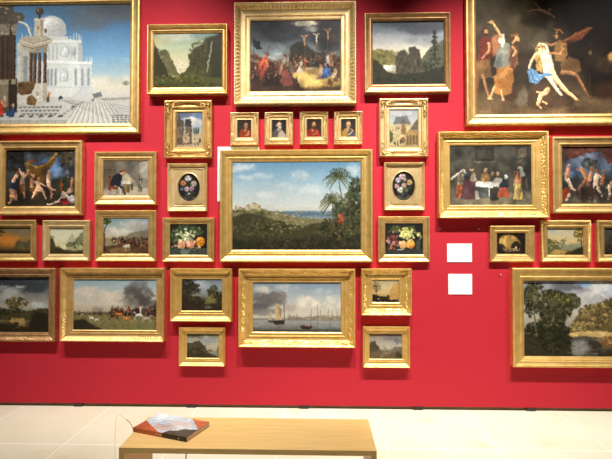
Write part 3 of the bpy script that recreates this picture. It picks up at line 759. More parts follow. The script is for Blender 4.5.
def p_town_left(p):
    p.grad((112, (116, 128, 150)), (124, (150, 166, 188)), (134, (190, 184, 170)), (147, (150, 128, 100)))
    p.cloud(192, 122, 12, 6, (230, 226, 216), .9); p.cloud(182, 115, 10, 4, (96, 106, 126), .8); p.cloud(199, 116, 6, 3, (90, 120, 170), .7)
    p.poly([(177, 147), (177, 121), (178, 118), (179, 113), (180.5, 119), (184, 121), (184, 147)], (96, 84, 72)); p.poly([(177, 128), (182, 126), (183, 138), (177, 138)], (126, 108, 86))
    p.poly([(185, 147), (185, 126), (186, 120), (190, 119), (191.5, 128), (192, 147)], (122, 104, 84)); p.poly([(184.5, 126), (185.5, 119.5), (190.5, 119), (191.6, 127)], (70, 66, 66))
    p.poly([(183, 147), (183, 136), (188, 132), (190, 137), (190, 147)], (176, 154, 122)); p.poly([(192, 147), (192, 136), (197, 134), (202, 132), (202, 147)], (196, 178, 144))
    for x in (194, 196, 198): p.ell(x, 131, .9, 3.6, (74, 88, 66))
    p.poly([(198.5, 143), (198.5, 139), (200, 138), (200.5, 143)], (90, 76, 62)); p.line([(191, 128), (190, 143)], .8, (84, 72, 60))
    for (x, y) in ((179, 124), (181, 131), (187, 129), (186, 138), (188.6, 135), (194.6, 139)): p.ell(x, y, .6, .9, (60, 52, 48))
    p.poly([(177, 144), (202, 143), (202, 147), (177, 147)], (184, 164, 134)); p.crowd(178, 198, 144.5, 3, 8, [(90, 70, 60), (140, 90, 70), (70, 76, 90)], spread=.8)


def portrait(robe, skin, hair, bg, beard=None, dx=0.0, robe2=None, hand=True):
    def f(p):
        cx = (p.x0+p.x1)/2+dx; w = p.x1-p.x0; y0 = p.y0; h = p.y1-p.y0
        p.grad((y0, bg), (y0+h*.5, [v*1.25 for v in bg]), (p.y1, bg))
        p.poly([(cx-w*.48, p.y1+1), (cx-w*.44, y0+h*.72), (cx-w*.2, y0+h*.52), (cx+w*.2, y0+h*.52), (cx+w*.42, y0+h*.7), (cx+w*.46, p.y1+1)], robe, 1, .5, .4, 2)
        if robe2: p.poly([(cx-w*.1, p.y1+1), (cx+w*.05, y0+h*.55), (cx+w*.4, y0+h*.7), (cx+w*.46, p.y1+1)], robe2, .9, .5, .4, 2)
        p.line([(cx, y0+h*.5), (cx, y0+h*.6)], w*.18, [v*.85 for v in skin])
        p.ell(cx, y0+h*.30, w*.20, h*.20, hair, 1, 0, .2); p.ell(cx+w*.03, y0+h*.34, w*.145, h*.165, skin, 1, .1, .25)
        p.ell(cx-w*.06, y0+h*.37, w*.06, h*.1, [v*.7 for v in skin], .5)
        for s_ in (-.03, .10): p.ell(cx+w*s_, y0+h*.325, w*.022, h*.014, (50, 36, 28), .9)
        p.line([(cx+w*.04, y0+h*.34), (cx+w*.055, y0+h*.385)], .35, [v*.75 for v in skin]); p.line([(cx, y0+h*.43), (cx+w*.08, y0+h*.43)], .35, (140, 70, 56))
        if beard: p.ell(cx+w*.04, y0+h*.47, w*.12, h*.09, beard, .9, 0, .4)
        if hand: p.line([(cx+w*.02, y0+h*.86), (cx+w*.2, y0+h*.78), (cx+w*.28, y0+h*.66)], w*.09, skin, 1, .7)
    return f


def p_town_right(p):
    p.gain = .86
    p.grad((109, (176, 186, 198)), (122, (206, 208, 204)), (134, (214, 200, 164)), (147.5, (186, 160, 122)))
    p.cloud(400, 113, 12, 4, (214, 214, 212), .8)
    p.poly([(393, 126), (396, 117), (407, 116), (411, 125)], (126, 132, 130)); p.poly([(389, 147), (389, 126), (393, 124), (410, 124), (418, 128), (418, 147)], (214, 196, 148))
    p.poly([(410, 130), (414, 122), (418, 118), (418, 130)], (116, 106, 96)); p.poly([(401, 136), (402, 122), (404, 118), (405.5, 122), (406, 136)], (150, 120, 84)); p.poly([(400.5, 123), (403, 118.5), (407, 123)], (110, 104, 98))
    p.poly([(405, 147), (406, 133), (410, 129), (418, 131), (418, 147)], (178, 146, 98)); 
    for x in (407.5, 410.5, 413.5, 416.5): p.poly([(x-1, 146), (x-1, 136), (x, 134.4), (x+1, 136), (x+1, 146)], (122, 96, 66), .9)
    p.ell(403, 138, 3.4, 4, (206, 180, 132)); p.ell(403, 139.5, 2, 3, (140, 110, 76))
    for (x, y) in ((393, 130), (396, 130), (396.6, 127.6), (393, 134), (399, 128)): p.ell(x, y, .6, .9, (120, 96, 66))
    p.ell(391, 137, 2.2, 5, (110, 112, 62)); p.ell(390.5, 133, 1.5, 3, (84, 96, 52)); p.poly([(389, 145), (418, 144), (418, 148), (389, 148)], (190, 164, 122))
    p.fig(398, 145, 4.5, (44, 46, 62), (40, 40, 52)); p.fig(400.5, 143, 4.5, (96, 62, 50), (90, 60, 50)); p.ell(395, 143, 1, 1.4, (90, 84, 80))


def p_dance(p):
    p.grad((150, (50, 52, 56)), (165, (70, 84, 104)), (180, (62, 60, 52)), (192, (56, 48, 36)), (207, (64, 54, 42)))
    p.cloud(52, 168, 14, 12, (92, 122, 164), .95); p.cloud(60, 174, 10, 6, (126, 150, 180), .7); p.cloud(34, 158, 8, 5, (92, 100, 116), .6)
    p.blobs(14, 160, 12, 13, 90, 2, [(30, 28, 22), (42, 38, 28), (54, 46, 34)]); p.blobs(66, 158, 8, 12, 80, 1.6, [(70, 56, 30), (44, 40, 26), (96, 74, 40)]); p.blobs(46, 152, 18, 4, 50, 1.6, [(36, 34, 28), (54, 48, 36)])
    p.line([(22, 152), (24, 176)], 2, (40, 30, 22))
    p.poly([(24, 162), (34, 167), (46, 163), (57, 152), (55, 162), (46, 174), (38, 196), (30, 190), (28, 172)], (110, 78, 36), 1, .8, 1, 5); p.line([(27, 163), (36, 168), (46, 165), (56, 154)], 1.6, (156, 116, 54)); p.poly([(28, 160), (34, 158), (35, 163), (28, 163)], (128, 74, 44))
    p.poly([(56, 182), (66, 176), (75, 182), (75, 196), (56, 194)], (60, 66, 46), .9, 1.5, 1, 4)
    F = (222, 176, 142); F2 = (200, 148, 112)
    # ring of dancers
    p.line([(17, 175), (14, 180), (13, 184)], 3.6, F); p.ell(18, 173, 1.6, 1.9, (120, 80, 56)); p.poly([(10, 182), (17, 182), (16, 190), (10, 190)], (52, 62, 88)); p.line([(11, 190), (14, 196), (10, 203)], 3, F2, 1, .7); p.line([(13, 190), (17, 197)], 3, F2, 1, .7)
    p.line([(24, 174), (22, 186)], 4, F); p.ell(25, 173, 1.5, 1.8, (110, 74, 50)); p.line([(22, 175), (19, 169)], 1.5, F); p.line([(26, 176), (28, 170)], 1.4, F2); p.poly([(20, 184), (26, 183), (25, 194), (20, 193)], (128, 84, 58)); p.line([(24, 192), (25, 197)], 2, F2)
    p.line([(33, 178), (31, 174)], 1.4, F2); p.ell(33, 176, 1.5, 1.8, F2); p.line([(32, 179), (32, 186)], 3, F2)
    p.line([(38, 182), (39, 189)], 4.4, F); p.ell(38.5, 179, 1.7, 2, (190, 136, 96)); p.line([(37, 188), (34, 194), (32, 198)], 2.8, F, 1, .6); p.line([(40, 188), (44, 193), (46, 198)], 2.8, F, 1, .6); p.line([(40, 183), (45, 186)], 1.6, F); p.line([(36, 183), (32, 181)], 1.6, F)
    p.line([(48, 176), (49, 187)], 4, F); p.ell(49, 172.5, 1.5, 1.9, F2); p.line([(48, 187), (52, 194), (51, 198)], 2.4, F2, 1, .6); p.line([(49, 188), (55, 190)], 2, F2)
    p.fig(61, 192, 13, (150, 84, 44), (140, 74, 42), F2); p.fig(71, 190, 13, (190, 120, 96), (190, 130, 110), F)
    # resting pair at the right
    p.line([(65, 195), (58, 201), (48, 204.5)], 3.4, (232, 204, 184), 1, .5); p.line([(63, 194), (67, 198)], 5, (236, 214, 196)); p.ell(68, 192, 1.7, 1.9, F2); p.poly([(59, 200), (66, 198), (70, 202), (64, 205)], (150, 40, 44), 1, .5, .6, 3); p.line([(66, 196), (71, 200)], 1.7, (236, 212, 196)); p.ell(72, 199, 3, 4, (170, 172, 176)); p.ell(70, 190, 3, 2.4, F)
    p.fig(67, 178, 8, (180, 190, 200), (110, 110, 100), F); p.line([(11, 196), (16, 199)], 3, F2); p.ell(14, 192, 3, 3, (190, 136, 110))
    p.strewn((6, 198, 75, 206), 40, 1.8, [(84, 72, 54), (44, 38, 28)], .5, .35)
    p.chiaro(9, .66, 1.12); p.warp = 1.0


def p_tavern(p):
    p.grad((160, (112, 106, 96)), (176, (138, 130, 116)), (187, (142, 134, 122)), (190, (176, 164, 146)), (196, (166, 152, 132)))
    p.poly([(103, 160), (116, 162), (116, 178), (103, 190)], (118, 106, 86)); p.line([(104, 170), (116, 170)], .7, (90, 78, 62)); p.line([(116, 162), (116, 182)], .6, (92, 84, 72))
    p.poly([(139, 163), (148, 161), (148, 194), (139, 188)], (164, 156, 142)); p.line([(139, 163), (139, 187)], .5, (112, 106, 96)); p.poly([(142, 166), (147, 165), (147, 178), (142, 178)], (182, 176, 162))
    p.poly([(103, 192), (124, 186), (148, 188), (148, 196), (103, 196)], (182, 168, 148), .8, 1)
    K = (40, 42, 52)
    p.poly([(108, 190), (108.6, 180), (111, 180), (111, 190)], (126, 74, 50)); p.ell(109.6, 177, 1.6, 2.2, (132, 72, 54))
    p.poly([(110, 186), (113, 176), (119, 173), (122, 176), (121, 184), (117, 188)], K, 1, .4, .5, 3); p.ell(121.5, 173, 1.6, 1.9, (206, 168, 140)); p.ell(121, 171.8, 1.6, 1, (60, 44, 34))
    p.line([(115, 186), (120, 188), (121, 193)], 1.6, (206, 204, 200)); p.line([(118, 185), (123, 188), (125, 193)], 2.2, K); p.poly([(110, 186), (118, 186), (118, 189), (110, 189)], (138, 76, 52)); p.line([(111, 189), (110, 193)], .7, (110, 70, 48)); p.line([(117, 189), (118, 193)], .7, (110, 70, 48))
    p.poly([(121, 181), (131, 181), (131, 183.6), (121, 184)], (216, 210, 196)); p.poly([(123, 184), (131, 184), (130, 192), (124, 192)], (138, 118, 78)); p.poly([(127, 184), (129, 184), (129, 192), (127, 192)], (96, 80, 52))
    p.poly([(122, 181), (123, 175), (127, 173), (131, 178), (134, 181), (130, 182)], (206, 190, 160), 1, .4, .4, 3); p.ell(124, 172, 1.7, 2, (206, 160, 126)); p.ell(123.6, 170.8, 1.7, 1.1, (150, 96, 54)); p.line([(130, 179), (134.5, 181.5)], 1.2, (206, 168, 140))
    p.fig(139.6, 191.5, 16, (104, 108, 80), (92, 98, 70), (206, 160, 130), .6); p.line([(140, 181), (141, 186)], 1, (214, 204, 190)); p.poly([(130.5, 184), (133, 184), (133, 190), (131, 190)], (84, 72, 56))
    p.chiaro(10, .8, 1.06); p.warp = .6


def flowers(cx, cy, spots):
    def f(p):
        p.gain = .86; p.sat = .82; p.warp = .5
        p.fill((40, 36, 34)); p.ell(cx, cy-4, 9, 10, (58, 54, 50), .7, 0, .6)
        p.poly([(cx-12, cy+9), (cx+12, cy+9), (cx+12, cy+16), (cx-12, cy+16)], (110, 102, 84), .9, 1.5); p.ell(cx+.5, cy+8, 3.4, 4.2, (66, 70, 68)); p.ell(cx-.6, cy+7, .9, 2, (150, 156, 156), .7)
        for k in range(16):
            a = k*.39; p.line([(cx, cy+5), (cx+6.5*math.cos(a), cy-2+6.5*math.sin(a))], .5, (70, 84, 48), .9)
        p.blobs(cx, cy+1, 7, 7, 50, 1.1, [(52, 66, 38), (74, 86, 50), (40, 50, 34)])
        for (x, y, r, c) in spots:
            p.ell(x, y, r, r, c, 1, 0, .2)
            for k in range(6):
                a = k*1.05+x; p.ell(x+r*.6*math.cos(a), y+r*.6*math.sin(a), r*.42, r*.32, [min(255, v*(1.12 if k % 2 else .82)) for v in c], .9, a, .3)
            p.ell(x, y, r*.3, r*.3, [v*.75 for v in c], .8)
    return f


fl_left = flowers(188.7, 187.5, [(188, 178.5, 3.0, (206, 204, 206)), (183.4, 183.5, 2.7, (206, 130, 70)), (193.4, 183.8, 2.8, (214, 188, 174)), (186.6, 189, 2.3, (214, 170, 176)), (191.6, 188.8, 2.3, (178, 130, 170)), (182, 189, 1.5, (90, 106, 170)), (189, 193.5, .9, (214, 210, 196))])
fl_right = flowers(403.7, 186.2, [(402.5, 176.5, 2.9, (214, 176, 176)), (398.5, 180, 2.5, (190, 186, 210)), (404.4, 185.5, 2.3, (222, 170, 160)), (409.6, 182.4, 2.6, (222, 186, 96)), (400.3, 189.8, 2.8, (232, 222, 196)), (397, 186, 2.3, (226, 190, 190)), (405, 179.5, 1.9, (206, 160, 164)), (406.5, 190, 1.8, (112, 128, 70)), (399, 184.5, 1.3, (160, 80, 110))])


def p_fruit_left(p):
    p.fill((32, 32, 28)); p.ell(190, 240, 16, 14, (52, 54, 44), .8, 0, .6); p.poly([(170, 248), (207, 248), (207, 256), (170, 256)], (72, 84, 76), .9, .6)
    p.poly([(180, 250), (190, 249), (188, 255), (181, 255)], (120, 140, 128), .7, .6, .6, 2)
    L = [(74, 90, 58), (96, 112, 76), (52, 66, 42)]
    p.blobs(176, 237, 6, 7, 40, 1.7, L); p.blobs(184, 230, 9, 4.5, 50, 1.6, L); p.blobs(196, 231, 7, 5, 36, 1.6, [(60, 70, 48), (84, 92, 64)])
    for _ in range(60): p.ell(188+p.rnd.gauss(0, 4.2), 237+p.rnd.gauss(0, 3), 1.2, 1.2, p.rnd.choice([(196, 200, 158), (170, 178, 128), (212, 212, 178)]), .95, 0, .3)
    for (x, y, r, c, q) in ((181.5, 244.5, 4.1, (214, 154, 120), (234, 190, 160)), (190.3, 244.3, 4.2, (212, 142, 112), (236, 186, 158)), (200, 241.5, 4.4, (214, 132, 44), (240, 176, 84))):
        p.ell(x, y, r, r, c, 1, 0, .12); p.ell(x-1.2, y-1.4, r*.55, r*.5, q, .8, 0, .6); p.line([(x, y-r*.8), (x+.6, y+r*.7)], .5, [v*.8 for v in c], .6)
    p.blobs(196, 248, 5, 2, 14, 1.3, [(150, 120, 96), (190, 164, 136), (90, 84, 66)]); p.ell(176, 246, 2, 1.3, (150, 150, 120)); p.ell(172.5, 247, 1, 1, (190, 130, 110))


def p_fruit_right(p):
    p.fill((34, 36, 36)); p.ell(402, 238, 16, 12, (54, 56, 52), .7, 0, .6); p.poly([(385, 249), (423, 249), (423, 255), (385, 255)], (62, 66, 66), .9, .6)
    L = [(84, 94, 50), (110, 116, 66), (58, 66, 38)]
    p.blobs(398, 230, 7, 3.4, 50, 1.5, L); p.blobs(411, 230, 5, 4, 36, 1.5, L)
    for _ in range(70): p.ell(405.5+p.rnd.gauss(0, 3.3), 234+p.rnd.gauss(0, 3), 1.2, 1.2, p.rnd.choice([(206, 206, 130), (184, 188, 104), (226, 222, 160)]), .95, 0, .3)
    for _ in range(70): p.ell(393+p.rnd.gauss(0, 3.2), 240+p.rnd.gauss(0, 3.2), 1.15, 1.15, p.rnd.choice([(120, 66, 62), (150, 90, 84), (84, 46, 50), (196, 150, 140)]), .95, 0, .3)
    p.ell(403, 244.6, 3.9, 4, (220, 168, 112), 1, 0, .12); p.ell(401.6, 243, 2, 2, (240, 204, 158), .8, 0, .6)
    p.ell(410.5, 244.2, 4, 4.4, (216, 160, 76), 1, 0, .12); p.ell(409.6, 241, 2.2, 2, (238, 196, 124), .8, 0, .6); p.ell(411.5, 247, 2, 1.6, (178, 96, 54), .8, 0, .5)
    p.blobs(391, 247.6, 5, 1.8, 14, 1.2, [(190, 110, 60), (150, 80, 60), (206, 160, 110)]); p.line([(398, 249.5), (404, 249)], .9, (206, 206, 200))
    p.line([(414, 233), (419, 233), (421, 237), (419, 240)], 1, (170, 166, 110), .9); p.poly([(415.5, 249), (416, 240), (420, 240), (420, 249)], (84, 88, 76), .8); p.ell(418, 235, 1.2, 1.6, (196, 190, 120))


def p_cavalry_hill(p):
    p.grad((218, (120, 146, 156)), (230, (170, 178, 170)), (236, (196, 188, 160)), (242, (140, 112, 76)), (254, (92, 68, 46)))
    p.cloud(134, 224, 14, 5, (196, 192, 178), .8); p.cloud(118, 231, 12, 4, (206, 202, 188), .8); p.cloud(142, 228, 10, 5, (150, 148, 142), .7)
    p.poly([(118, 240), (130, 233), (148, 229), (148, 244), (118, 244)], (120, 112, 92), .9, 1, .8, 4); p.poly([(104, 240), (114, 237), (124, 241), (124, 246), (104, 246)], (150, 140, 104), .9, 1)
    p.poly([(103, 246), (125, 244), (148, 244), (148, 254), (103, 254)], (96, 70, 48), 1, 1, 1, 4); p.poly([(108, 249), (122, 247), (136, 252), (112, 253)], (150, 118, 76), .7, 1)
    p.line([(104.5, 252), (105, 240), (104.3, 230), (107, 225)], 1.1, (66, 48, 34)); p.blobs(107, 222, 4, 3, 40, 1.2, [(74, 84, 44), (104, 110, 60), (54, 62, 34)]); p.blobs(104.5, 248, 1.6, 4, 12, 1.2, [(60, 44, 32), (84, 62, 42)])
    cs = [(130, 70, 48), (92, 62, 48), (160, 120, 80), (70, 66, 70), (180, 150, 110), (110, 50, 40)]
    p.crowd(112, 147, 242, 5, 24, cs, spread=1.6); p.crowd(118, 147, 245.5, 6, 18, cs, spread=1.2)
    for (x, y, c) in ((124, 244, (120, 80, 52)), (137, 245.5, (84, 58, 42)), (142, 245, (150, 104, 66)), (115, 241, (160, 130, 96))): p.horse(x, y, 4.2, c, 1)
    p.ell(127.3, 246, 3, 2, (224, 212, 190), 1, 0, .3); p.line([(125.5, 247), (125.5, 250)], .7, (210, 196, 170)); p.line([(129.4, 247), (129.4, 250)], .7, (210, 196, 170)); p.line([(124.6, 245), (123.5, 247)], .8, (216, 204, 180))
    p.strewn((103, 250, 148, 254), 20, 1.5, [(70, 52, 36), (120, 92, 60)], .5, .4)


def p_sunset(p):
    p.grad((227, (112, 104, 84)), (238, (150, 116, 66)), (246, (128, 94, 54)), (254, (58, 46, 30)))
    p.cloud(4, 240, 16, 8, (206, 130, 54), .9, 12); p.cloud(20, 232, 12, 5, (122, 112, 92), .6); p.poly([(14, 247), (18, 240), (22, 244), (30, 238), (30.5, 254), (10, 254)], (84, 76, 50), .9, 1.2, 1, 4)
    p.poly([(19, 248), (20, 239), (23, 243), (24, 249)], (116, 90, 56), .8, .8); p.blobs(26, 245, 5, 4, 40, 1.4, [(74, 72, 48), (94, 86, 56), (60, 56, 38)]); p.poly([(-9, 248), (0, 250), (14, 250), (30.5, 251), (30.5, 254), (-9, 254)], (50, 40, 26), .9, .8)
    p.line([(-9, 229), (-3, 231), (5, 232.6)], .8, (54, 42, 28)); p.blobs(-5, 232, 9, 5, 60, 1.1, [(54, 48, 28), (74, 60, 34)]); p.ell(-6, 244, 3, 6, (60, 50, 30), .8)


def p_mist(p):
    p.grad((228, (196, 196, 172)), (238, (216, 212, 182)), (246, (206, 196, 150)), (254, (92, 84, 54)))
    p.poly([(66, 243), (69, 236), (72, 233.5), (76, 238), (83, 236), (83, 246), (66, 246)], (168, 170, 140), .8, 1.2, 1, 4); p.poly([(75, 240), (79, 234), (83, 231), (83, 246), (74, 244)], (118, 120, 90), .9, .9, .8, 3)
    p.poly([(50, 240), (52, 237), (54, 240), (55, 246), (62, 248), (66, 254), (50, 254)], (78, 72, 44), 1, .8, .8, 3); p.blobs(75, 244.5, 9, 3, 60, 1.3, [(110, 112, 74), (84, 86, 54), (134, 132, 92)])
    p.poly([(60, 244), (66, 246), (68, 251), (63, 250)], (226, 220, 186), .9, .8); p.blobs(52, 238, 2.4, 2.4, 14, .9, [(74, 72, 46), (56, 54, 34)]); p.poly([(50, 250), (60, 248), (72, 251), (83, 250), (83, 254), (50, 254)], (64, 56, 36), .9, .8, .8, 3); p.line([(59, 246), (59, 249)], .6, (120, 90, 60))


def p_palm_view(p):
    p.warp = .6
    p.grad((162, (104, 148, 180)), (176, (142, 176, 198)), (190, (178, 198, 206)), (206, (206, 212, 208)), (212, (196, 200, 196)))
    for (x, y, a, b, q) in ((240, 168, 9, 4.5, .9), (250, 167, 6, 3, .8), (262, 176, 11, 3, .6), (246, 178, 8, 3, .7), (300, 176, 10, 5, .8), (312, 190, 13, 5, .7), (268, 194, 14, 3.5, .6), (354, 170, 7, 6, .8), (286, 186, 9, 3, .5)):
        p.cloud(x, y, a*1.15, b*1.2, (214, 219, 218), q*.75, None, .42)
    p.poly([(232, 211), (300, 211), (361, 211), (361, 224), (232, 224)], (118, 136, 148), 1, .6); p.poly([(262, 211.5), (300, 212.5), (340, 212), (340, 216), (262, 216)], (92, 116, 136), .9, .6)
    p.strewn((276, 213, 340, 220), 60, 1.8, [(170, 176, 170), (96, 112, 104), (142, 150, 140)], .8, .35)
    p.poly([(232, 210), (244, 208), (258, 207), (270, 211), (290, 216), (316, 219), (361, 220), (361, 236), (232, 236)], (126, 122, 88), 1, .8, .8, 5)
    p.strewn((236, 211, 300, 222), 60, 1.8, [(150, 142, 100), (100, 100, 66), (170, 160, 116)], .7, .4)
    # farm buildings on the ridge
    for (x, y, w_, h_) in ((235, 210, 3, 3), (239, 210.5, 3, 2.6), (246, 210, 5, 4), (252, 209, 6, 5), (258, 210, 3, 4), (276, 214.5, 3, 2), (284, 216, 3, 1.6), (292, 217, 3, 1.6)):
        p.poly([(x, y), (x, y-h_), (x+w_, y-h_), (x+w_, y)], (196, 184, 152)); p.poly([(x-.4, y-h_+.3), (x+w_*.5, y-h_-1.5), (x+w_+.4, y-h_+.3)], (150, 118, 92)); p.ell(x+w_*.5, y-h_*.5, .45, .7, (90, 82, 70))
    p.blobs(240, 211.5, 7, 1.5, 24, 1, [(76, 80, 50), (96, 98, 62)]); p.blobs(262, 213, 6, 1.6, 20, 1, [(70, 74, 46), (90, 92, 58)])
    p.poly([(232, 217), (248, 213), (262, 216), (280, 222), (300, 226), (330, 222), (361, 220), (361, 250), (232, 250)], (72, 70, 46), 1, 1.2, 1.6, 6)
    p.blobs(262, 228, 34, 9, 260, 2.0, [(84, 82, 54), (60, 60, 38), (100, 96, 64), (52, 52, 34)], .6, .7)
    p.strewn((270, 220, 306, 230), 24, 1.2, [(150, 144, 104), (170, 164, 124)], .7, .5)
    p.poly([(232, 240), (270, 242), (310, 236), (361, 232), (361, 250), (232, 250)], (48, 48, 34), .9, 2, 1.5, 6); p.blobs(296, 243, 62, 6, 260, 2, [(58, 58, 40), (40, 42, 28), (72, 70, 48)], .6, .7)
    # leafy stand at the right edge
    p.blobs(356, 200, 8, 22, 240, 1.8, [(54, 60, 42), (70, 76, 52), (42, 46, 32), (88, 92, 64)], .85); p.blobs(346, 212, 14, 12, 220, 1.7, [(64, 68, 44), (46, 50, 34), (84, 84, 54)], .85); p.blobs(340, 228, 24, 11, 280, 1.7, [(56, 58, 38), (74, 72, 46), (40, 42, 28), (92, 86, 56)], .8)
    for (x, yb, yt, sz, lx) in ((343, 224, 178, 13.5, -5), (333.5, 226, 202, 13, -1.5), (350, 226, 196, 6, 0)):
        xt = x+lx
        p.line([(x, yb), (x-.6, (yb+yt)/2), (xt, yt)], 1.3, (92, 88, 66), 1, .7)
        for k in range(17):
            a = -math.pi*1.28+k*(math.pi*1.56/16)
            l_ = sz*(.85+.3*p.rnd.random()); ex, ey = xt+l_*math.cos(a), yt+l_*.75*math.sin(a)
            mid = (xt+l_*.55*math.cos(a), yt+l_*.62*math.sin(a)-sz*.10); end = (ex, ey+sz*.24)
            c = p.rnd.choice([(84, 92, 62), (104, 108, 72), (62, 72, 50)])
            p.line([(xt, yt), mid, end], 1.25, c, .95, .45)
            for q in range(5):
                t = .35+.16*q; bx = xt+(end[0]-xt)*t; by = yt+(end[1]-yt)*t-sz*.16*math.sin(math.pi*t)
                p.line([(bx, by), (bx+.6, by+sz*.16)], .6, c, .85)
    p.strewn((339, 214, 343, 224), 16, 1.1, [(150, 62, 46), (176, 86, 60)], .9, 1.3); p.strewn((320, 224, 352, 240), 26, 1, [(132, 84, 58), (112, 104, 66)], .7, .7)
    for k in range(26):
        x = p.rnd.uniform(312, 360); y = p.rnd.uniform(226, 246)
        for a in (-2.6, -2.1, -1.6, -1.1, -.6): p.line([(x, y), (x+3.4*math.cos(a), y+3.4*math.sin(a))], .5, p.rnd.choice([(96, 94, 62), (72, 74, 50)]), .8, .3)


def p_supper(p):
    p.sat = .9; p.gain = 1.08
    p.grad((145, (66, 64, 56)), (165, (84, 82, 70)), (185, (90, 86, 72)), (192, (120, 112, 90)), (205, (128, 118, 94)))
    p.poly([(476, 148), (494, 148), (494, 161), (476, 161)], (54, 52, 46)); p.poly([(478, 150), (492, 150), (492, 159), (478, 159)], (74, 70, 58)); p.line([(476, 162), (496, 162)], .8, (110, 104, 86)); p.poly([(474, 163), (498, 163), (496, 182), (476, 182)], (72, 68, 58), .8, .8)
    p.poly([(518, 150), (526, 147), (527, 157), (518, 158)], (130, 118, 92)); p.poly([(518, 205), (518, 168), (524, 158), (531, 158), (531, 205)], (66, 62, 54)); p.poly([(453, 150), (468, 150), (468, 160), (453, 160)], (74, 70, 60), .6)
    p.poly([(450, 196), (470, 190), (531, 190), (531, 205), (450, 205)], (132, 120, 94), .7, 2)
    p.poly([(471, 184), (480, 181), (501, 182), (500, 187), (493, 186), (492, 196), (489, 196), (489, 187), (476, 187)], (220, 220, 212), 1, .4); p.poly([(474, 186), (489, 188), (489, 198), (474, 198)], (82, 86, 82)); p.poly([(490, 188), (499, 188), (498, 200), (490, 200)], (58, 56, 50))
    p.fig(460, 197, 29, (170, 150, 126), (168, 84, 54), (214, 174, 140), 2); p.line([(462, 171), (457, 175), (452, 179)], 2, (222, 214, 198)); p.line([(464, 170), (468, 176)], 2, (196, 186, 170))
    p.poly([(461, 199), (464, 180), (470, 174), (475, 180), (478, 199)], (96, 64, 68), 1, .6, .8, 4); p.ell(468, 176, 4, 3, (60, 66, 70)); p.ell(472.5, 169, 2, 2.4, (210, 176, 140)); p.poly([(470, 181), (472, 173), (476, 172), (477, 181)], (164, 146, 122)); p.ell(472, 167.6, 2.2, 1.6, (90, 66, 44))
    p.ell(486, 170, 1.8, 2.2, (206, 166, 128)); p.poly([(481, 181), (482, 174), (487, 172), (491, 177), (490, 182)], (150, 118, 84), 1, .4, .5, 3); p.ell(486, 178.5, 2.6, 3.4, (176, 134, 66), 1, .5); p.line([(488, 176), (493, 173)], .8, (160, 120, 60))
    p.ell(493, 174, 1.7, 2.2, (180, 140, 108)); p.poly([(491, 182), (492, 176), (495, 176), (496, 182)], (84, 74, 66)); p.ell(498, 174, 1.9, 2.2, (220, 184, 150)); p.poly([(492, 182), (496, 177), (502, 178), (503, 184), (498, 183)], (214, 208, 192), 1, .4, .4, 3)
    p.poly([(499, 185), (505, 178), (509, 182), (508, 190), (500, 190)], (50, 56, 66)); p.poly([(497, 197), (500, 188), (507, 187), (510, 197)], (190, 86, 56), 1, .5, .7, 3); p.ell(506, 177, 1.6, 2.6, (206, 206, 204)); p.poly([(476, 199), (475, 190), (478, 190), (480, 199)], (206, 200, 186), .8)
    p.fig(517.5, 199, 34, (168, 110, 80), (214, 176, 92), (210, 170, 134), .6); p.poly([(519, 166), (523, 168), (525, 176), (521, 177)], (186, 186, 180)); p.line([(517, 184), (516.6, 196)], 2.4, (196, 176, 120)); p.ell(517, 198, 1.6, 1.8, (206, 176, 96)); p.ell(519, 164.4, 2.4, 1.1, (54, 46, 38)); p.line([(526, 178), (527, 194)], .7, (120, 110, 96))
    p.ell(485, 182.5, 2, .7, (180, 150, 96)); p.ell(479, 182.8, 1.2, .6, (160, 140, 110))
    p.chiaro(9, .66, 1.12)


